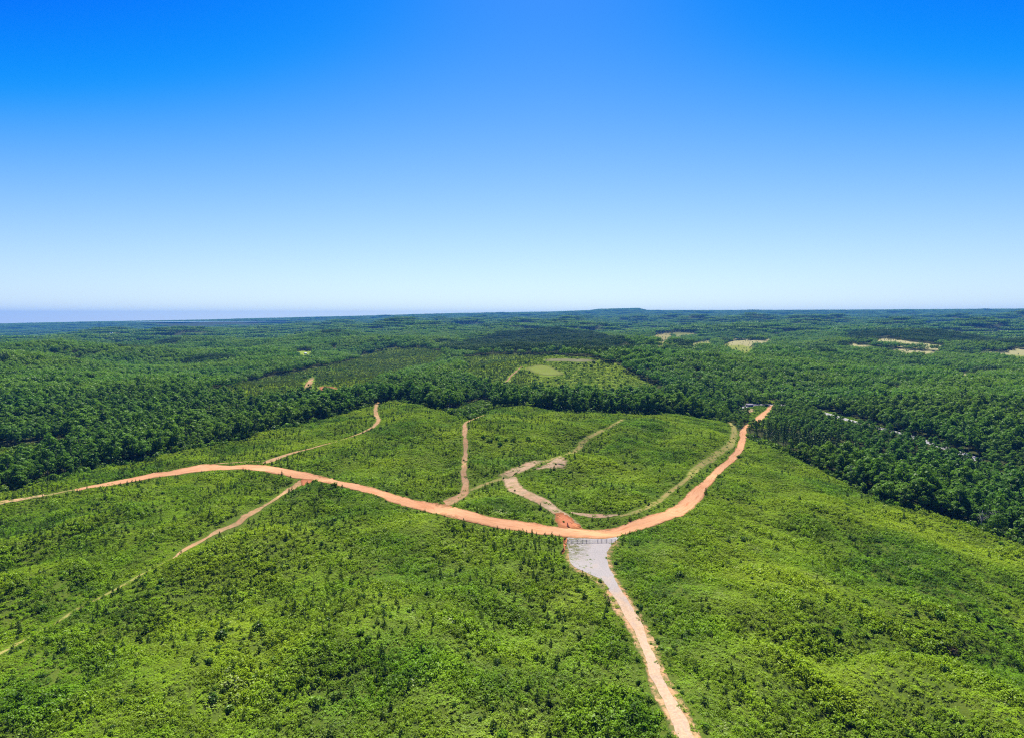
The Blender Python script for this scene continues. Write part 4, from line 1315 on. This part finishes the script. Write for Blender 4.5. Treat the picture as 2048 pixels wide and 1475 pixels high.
# ------------------------------------------------------------------ fence and gate
def box(c, sx_, sy_, sz_):
    x, y, z = c
    V = [(x + a_ * sx_ / 2, y + b_ * sy_ / 2, z + d_ * sz_ / 2) for a_ in (-1, 1) for b_ in (-1, 1) for d_ in (-1, 1)]
    fi = [0, 1, 3, 2, 4, 6, 7, 5, 0, 4, 5, 1, 2, 3, 7, 6, 0, 2, 6, 4, 1, 5, 7, 3]
    return V, [4] * 6, fi
def part(name, geo, mat, parent):
    me_ = raw_mesh(name, geo[0], geo[1], geo[2], [mat])
    o = obj(name, me_, parent)
    return o
ends = hit(np.array([1134.6, 1231.5]), np.array([1086.0, 1084.5]))
A0, A1 = ends[0][:2], ends[1][:2]
Lg = float(np.linalg.norm(A1 - A0))
ang = math.atan2(A1[1] - A0[1], A1[0] - A0[0])
frac = [(v_ - 415) / (1585 - 415) for v_ in (415, 522, 655, 775, 875, 1150, 1242, 1358, 1478, 1585)]
GH = 1.55
def ground_z(s_):
    q = A0 + (A1 - A0) * s_
    return float(terrain(q[0], q[1])) + 0.16
def fence(fr, label):
    z0 = ground_z(fr[0])
    e = bpy.data.objects.new("rail_fence", None); COL.objects.link(e)
    q = A0 + (A1 - A0) * fr[0]
    e.location = (q[0], q[1], z0); e.rotation_euler = (0, 0, ang)
    tag(e, label, "fence")
    xs = [(f_ - fr[0]) * Lg for f_ in fr]
    zz = [ground_z(f_) - z0 for f_ in fr]
    for x_, z_ in zip(xs, zz):
        po = part("post", tube([(x_, 0, z_ - 0.3), (x_, 0, z_ + GH + 0.12)], [0.085, 0.085], 8), M['steel'], e)
        part("post_cap", tube([(x_, 0, z_ + GH + 0.121), (x_, 0, z_ + GH + 0.15), (x_, 0, z_ + GH + 0.20)], [0.10, 0.09, 0.03], 8), M['steel'], po)
    for k_ in range(len(xs) - 1):
        for hgt in (0.25, 0.58, 0.91, 1.23, GH):
            part("rail", tube([(xs[k_] + 0.09, 0, zz[k_] + hgt), (xs[k_ + 1] - 0.09, 0, zz[k_ + 1] + hgt)], [0.048, 0.048], 6), M['steel'], e)
fence(frac[:5], "grey pipe rail fence on the side of the gate where the red clay bank is")
fence(frac[5:], "grey pipe rail fence on the side of the gate where scrub overgrows its end")
e = bpy.data.objects.new("farm_gate", None); COL.objects.link(e)
q = A0 + (A1 - A0) * frac[4]
e.location = (q[0], q[1], ground_z(frac[4]) + 0.1); e.rotation_euler = (0, 0, ang)
tag(e, "closed grey tubular gate across the gravel driveway between two rail fences", "gate")
GW = (frac[5] - frac[4]) * Lg
for x_ in (0.16, GW - 0.16):
    part("upright", tube([(x_, 0, 0.1), (x_, 0, 1.45)], [0.045, 0.045], 6), M['steel'], e)
for hgt in (0.12, 0.38, 0.64, 0.90, 1.16, 1.43):
    part("bar", tube([(0.21, 0, hgt), (GW - 0.21, 0, hgt)], [0.034, 0.034], 6), M['steel'], e)
for f_ in (0.25, 0.5, 0.75):
    part("brace", tube([(GW * f_, 0.06, 0.12), (GW * f_, 0.06, 1.43)], [0.026, 0.026], 6), M['steel'], e)
for hgt in (0.35, 1.2):
    part("hinge", box((0.1, 0, hgt), 0.10, 0.07, 0.10), M['steel'], e)
part("latch", box((GW - 0.1, 0, 0.95), 0.12, 0.08, 0.14), M['steel'], e)

# ------------------------------------------------------------------ far buildings
def house(px_, py_, w_, d_, h_, roof_h, label, wall, roof, name, rz):
    P_ = hit(np.array([float(px_)]), np.array([float(py_)]))[0]
    e = bpy.data.objects.new(name, None); COL.objects.link(e)
    e.location = P_; e.rotation_euler = (0, 0, rz)
    tag(e, label, "house" if name != "weathered_shed" else "shed")
    part("wall", box((0, 0, h_ / 2 - 0.3), w_, d_, h_ + 0.6), wall, e)
    o_ = 0.4
    V = [(-w_ / 2 - o_, -d_ / 2 - o_, h_ + 0.01), (w_ / 2 + o_, -d_ / 2 - o_, h_ + 0.01), (w_ / 2 + o_, d_ / 2 + o_, h_ + 0.01), (-w_ / 2 - o_, d_ / 2 + o_, h_ + 0.01),
         (-w_ / 2 - o_, 0, h_ + roof_h), (w_ / 2 + o_, 0, h_ + roof_h)]
    part("roof", (V, [4, 4, 3, 3, 4], [0, 1, 5, 4, 2, 3, 4, 5, 3, 0, 4, 1, 2, 5, 3, 2, 1, 0]), roof, e)
    part("door", box((0, -d_ / 2 - 0.03, 1.05), 1.0, 0.06, 2.1), M['dark'], e)
    for x_ in (-w_ * 0.3, w_ * 0.3):
        part("window", box((x_, -d_ / 2 - 0.03, 1.6), 1.3, 0.06, 1.1), M['dark'], e)
house(222, 667, 20, 10, 4.0, 3.0, "long white house alone in the forest towards the lake", M['house_wall'], M['house_roof'], "white_house", 0.1)
house(611, 708, 8, 6, 2.8, 1.8, "small white house in the bright green forest clearing", M['house_wall'], M['house_roof'], "white_house", 0.3)
house(1557, 665, 11, 9, 6, 3, "white house rising from the forest beyond the tan clearings", M['house_wall'], M['house_roof'], "white_house", -0.2)
house(1499, 812, 10, 5, 2.6, 1.6, "weathered grey shed beside the asphalt road at the clay road's end", M['grey_wood'], M['grey_wood'], "weathered_shed", -0.25)

# ------------------------------------------------------------------ haze
zlo, zhi = float(GV[:, 2].min()) - 1.5, max(float(GV[:, 2].max()) + 24, CAM_Z + 15)
m, t = new_mat("haze_air")
N = NT(t)
pv = N.n("ShaderNodeVolumePrincipled")
pv.inputs["Color"].default_value = (0.06, 0.28, 0.66, 1)
pv.inputs["Density"].default_value = 4.2e-5
pv.inputs["Anisotropy"].default_value = 0.0
om = N.n("ShaderNodeOutputMaterial")
N.l(pv.outputs[0], om.inputs["Volume"])
g = box((0, 0, (zlo + zhi) / 2), 42000, 42000, zhi - zlo)
hz = obj("haze", raw_mesh("haze", g[0], g[1], g[2], [m]))
tag(hz, "thin blue haze filling the air over the hills", "haze", None, "stuff")
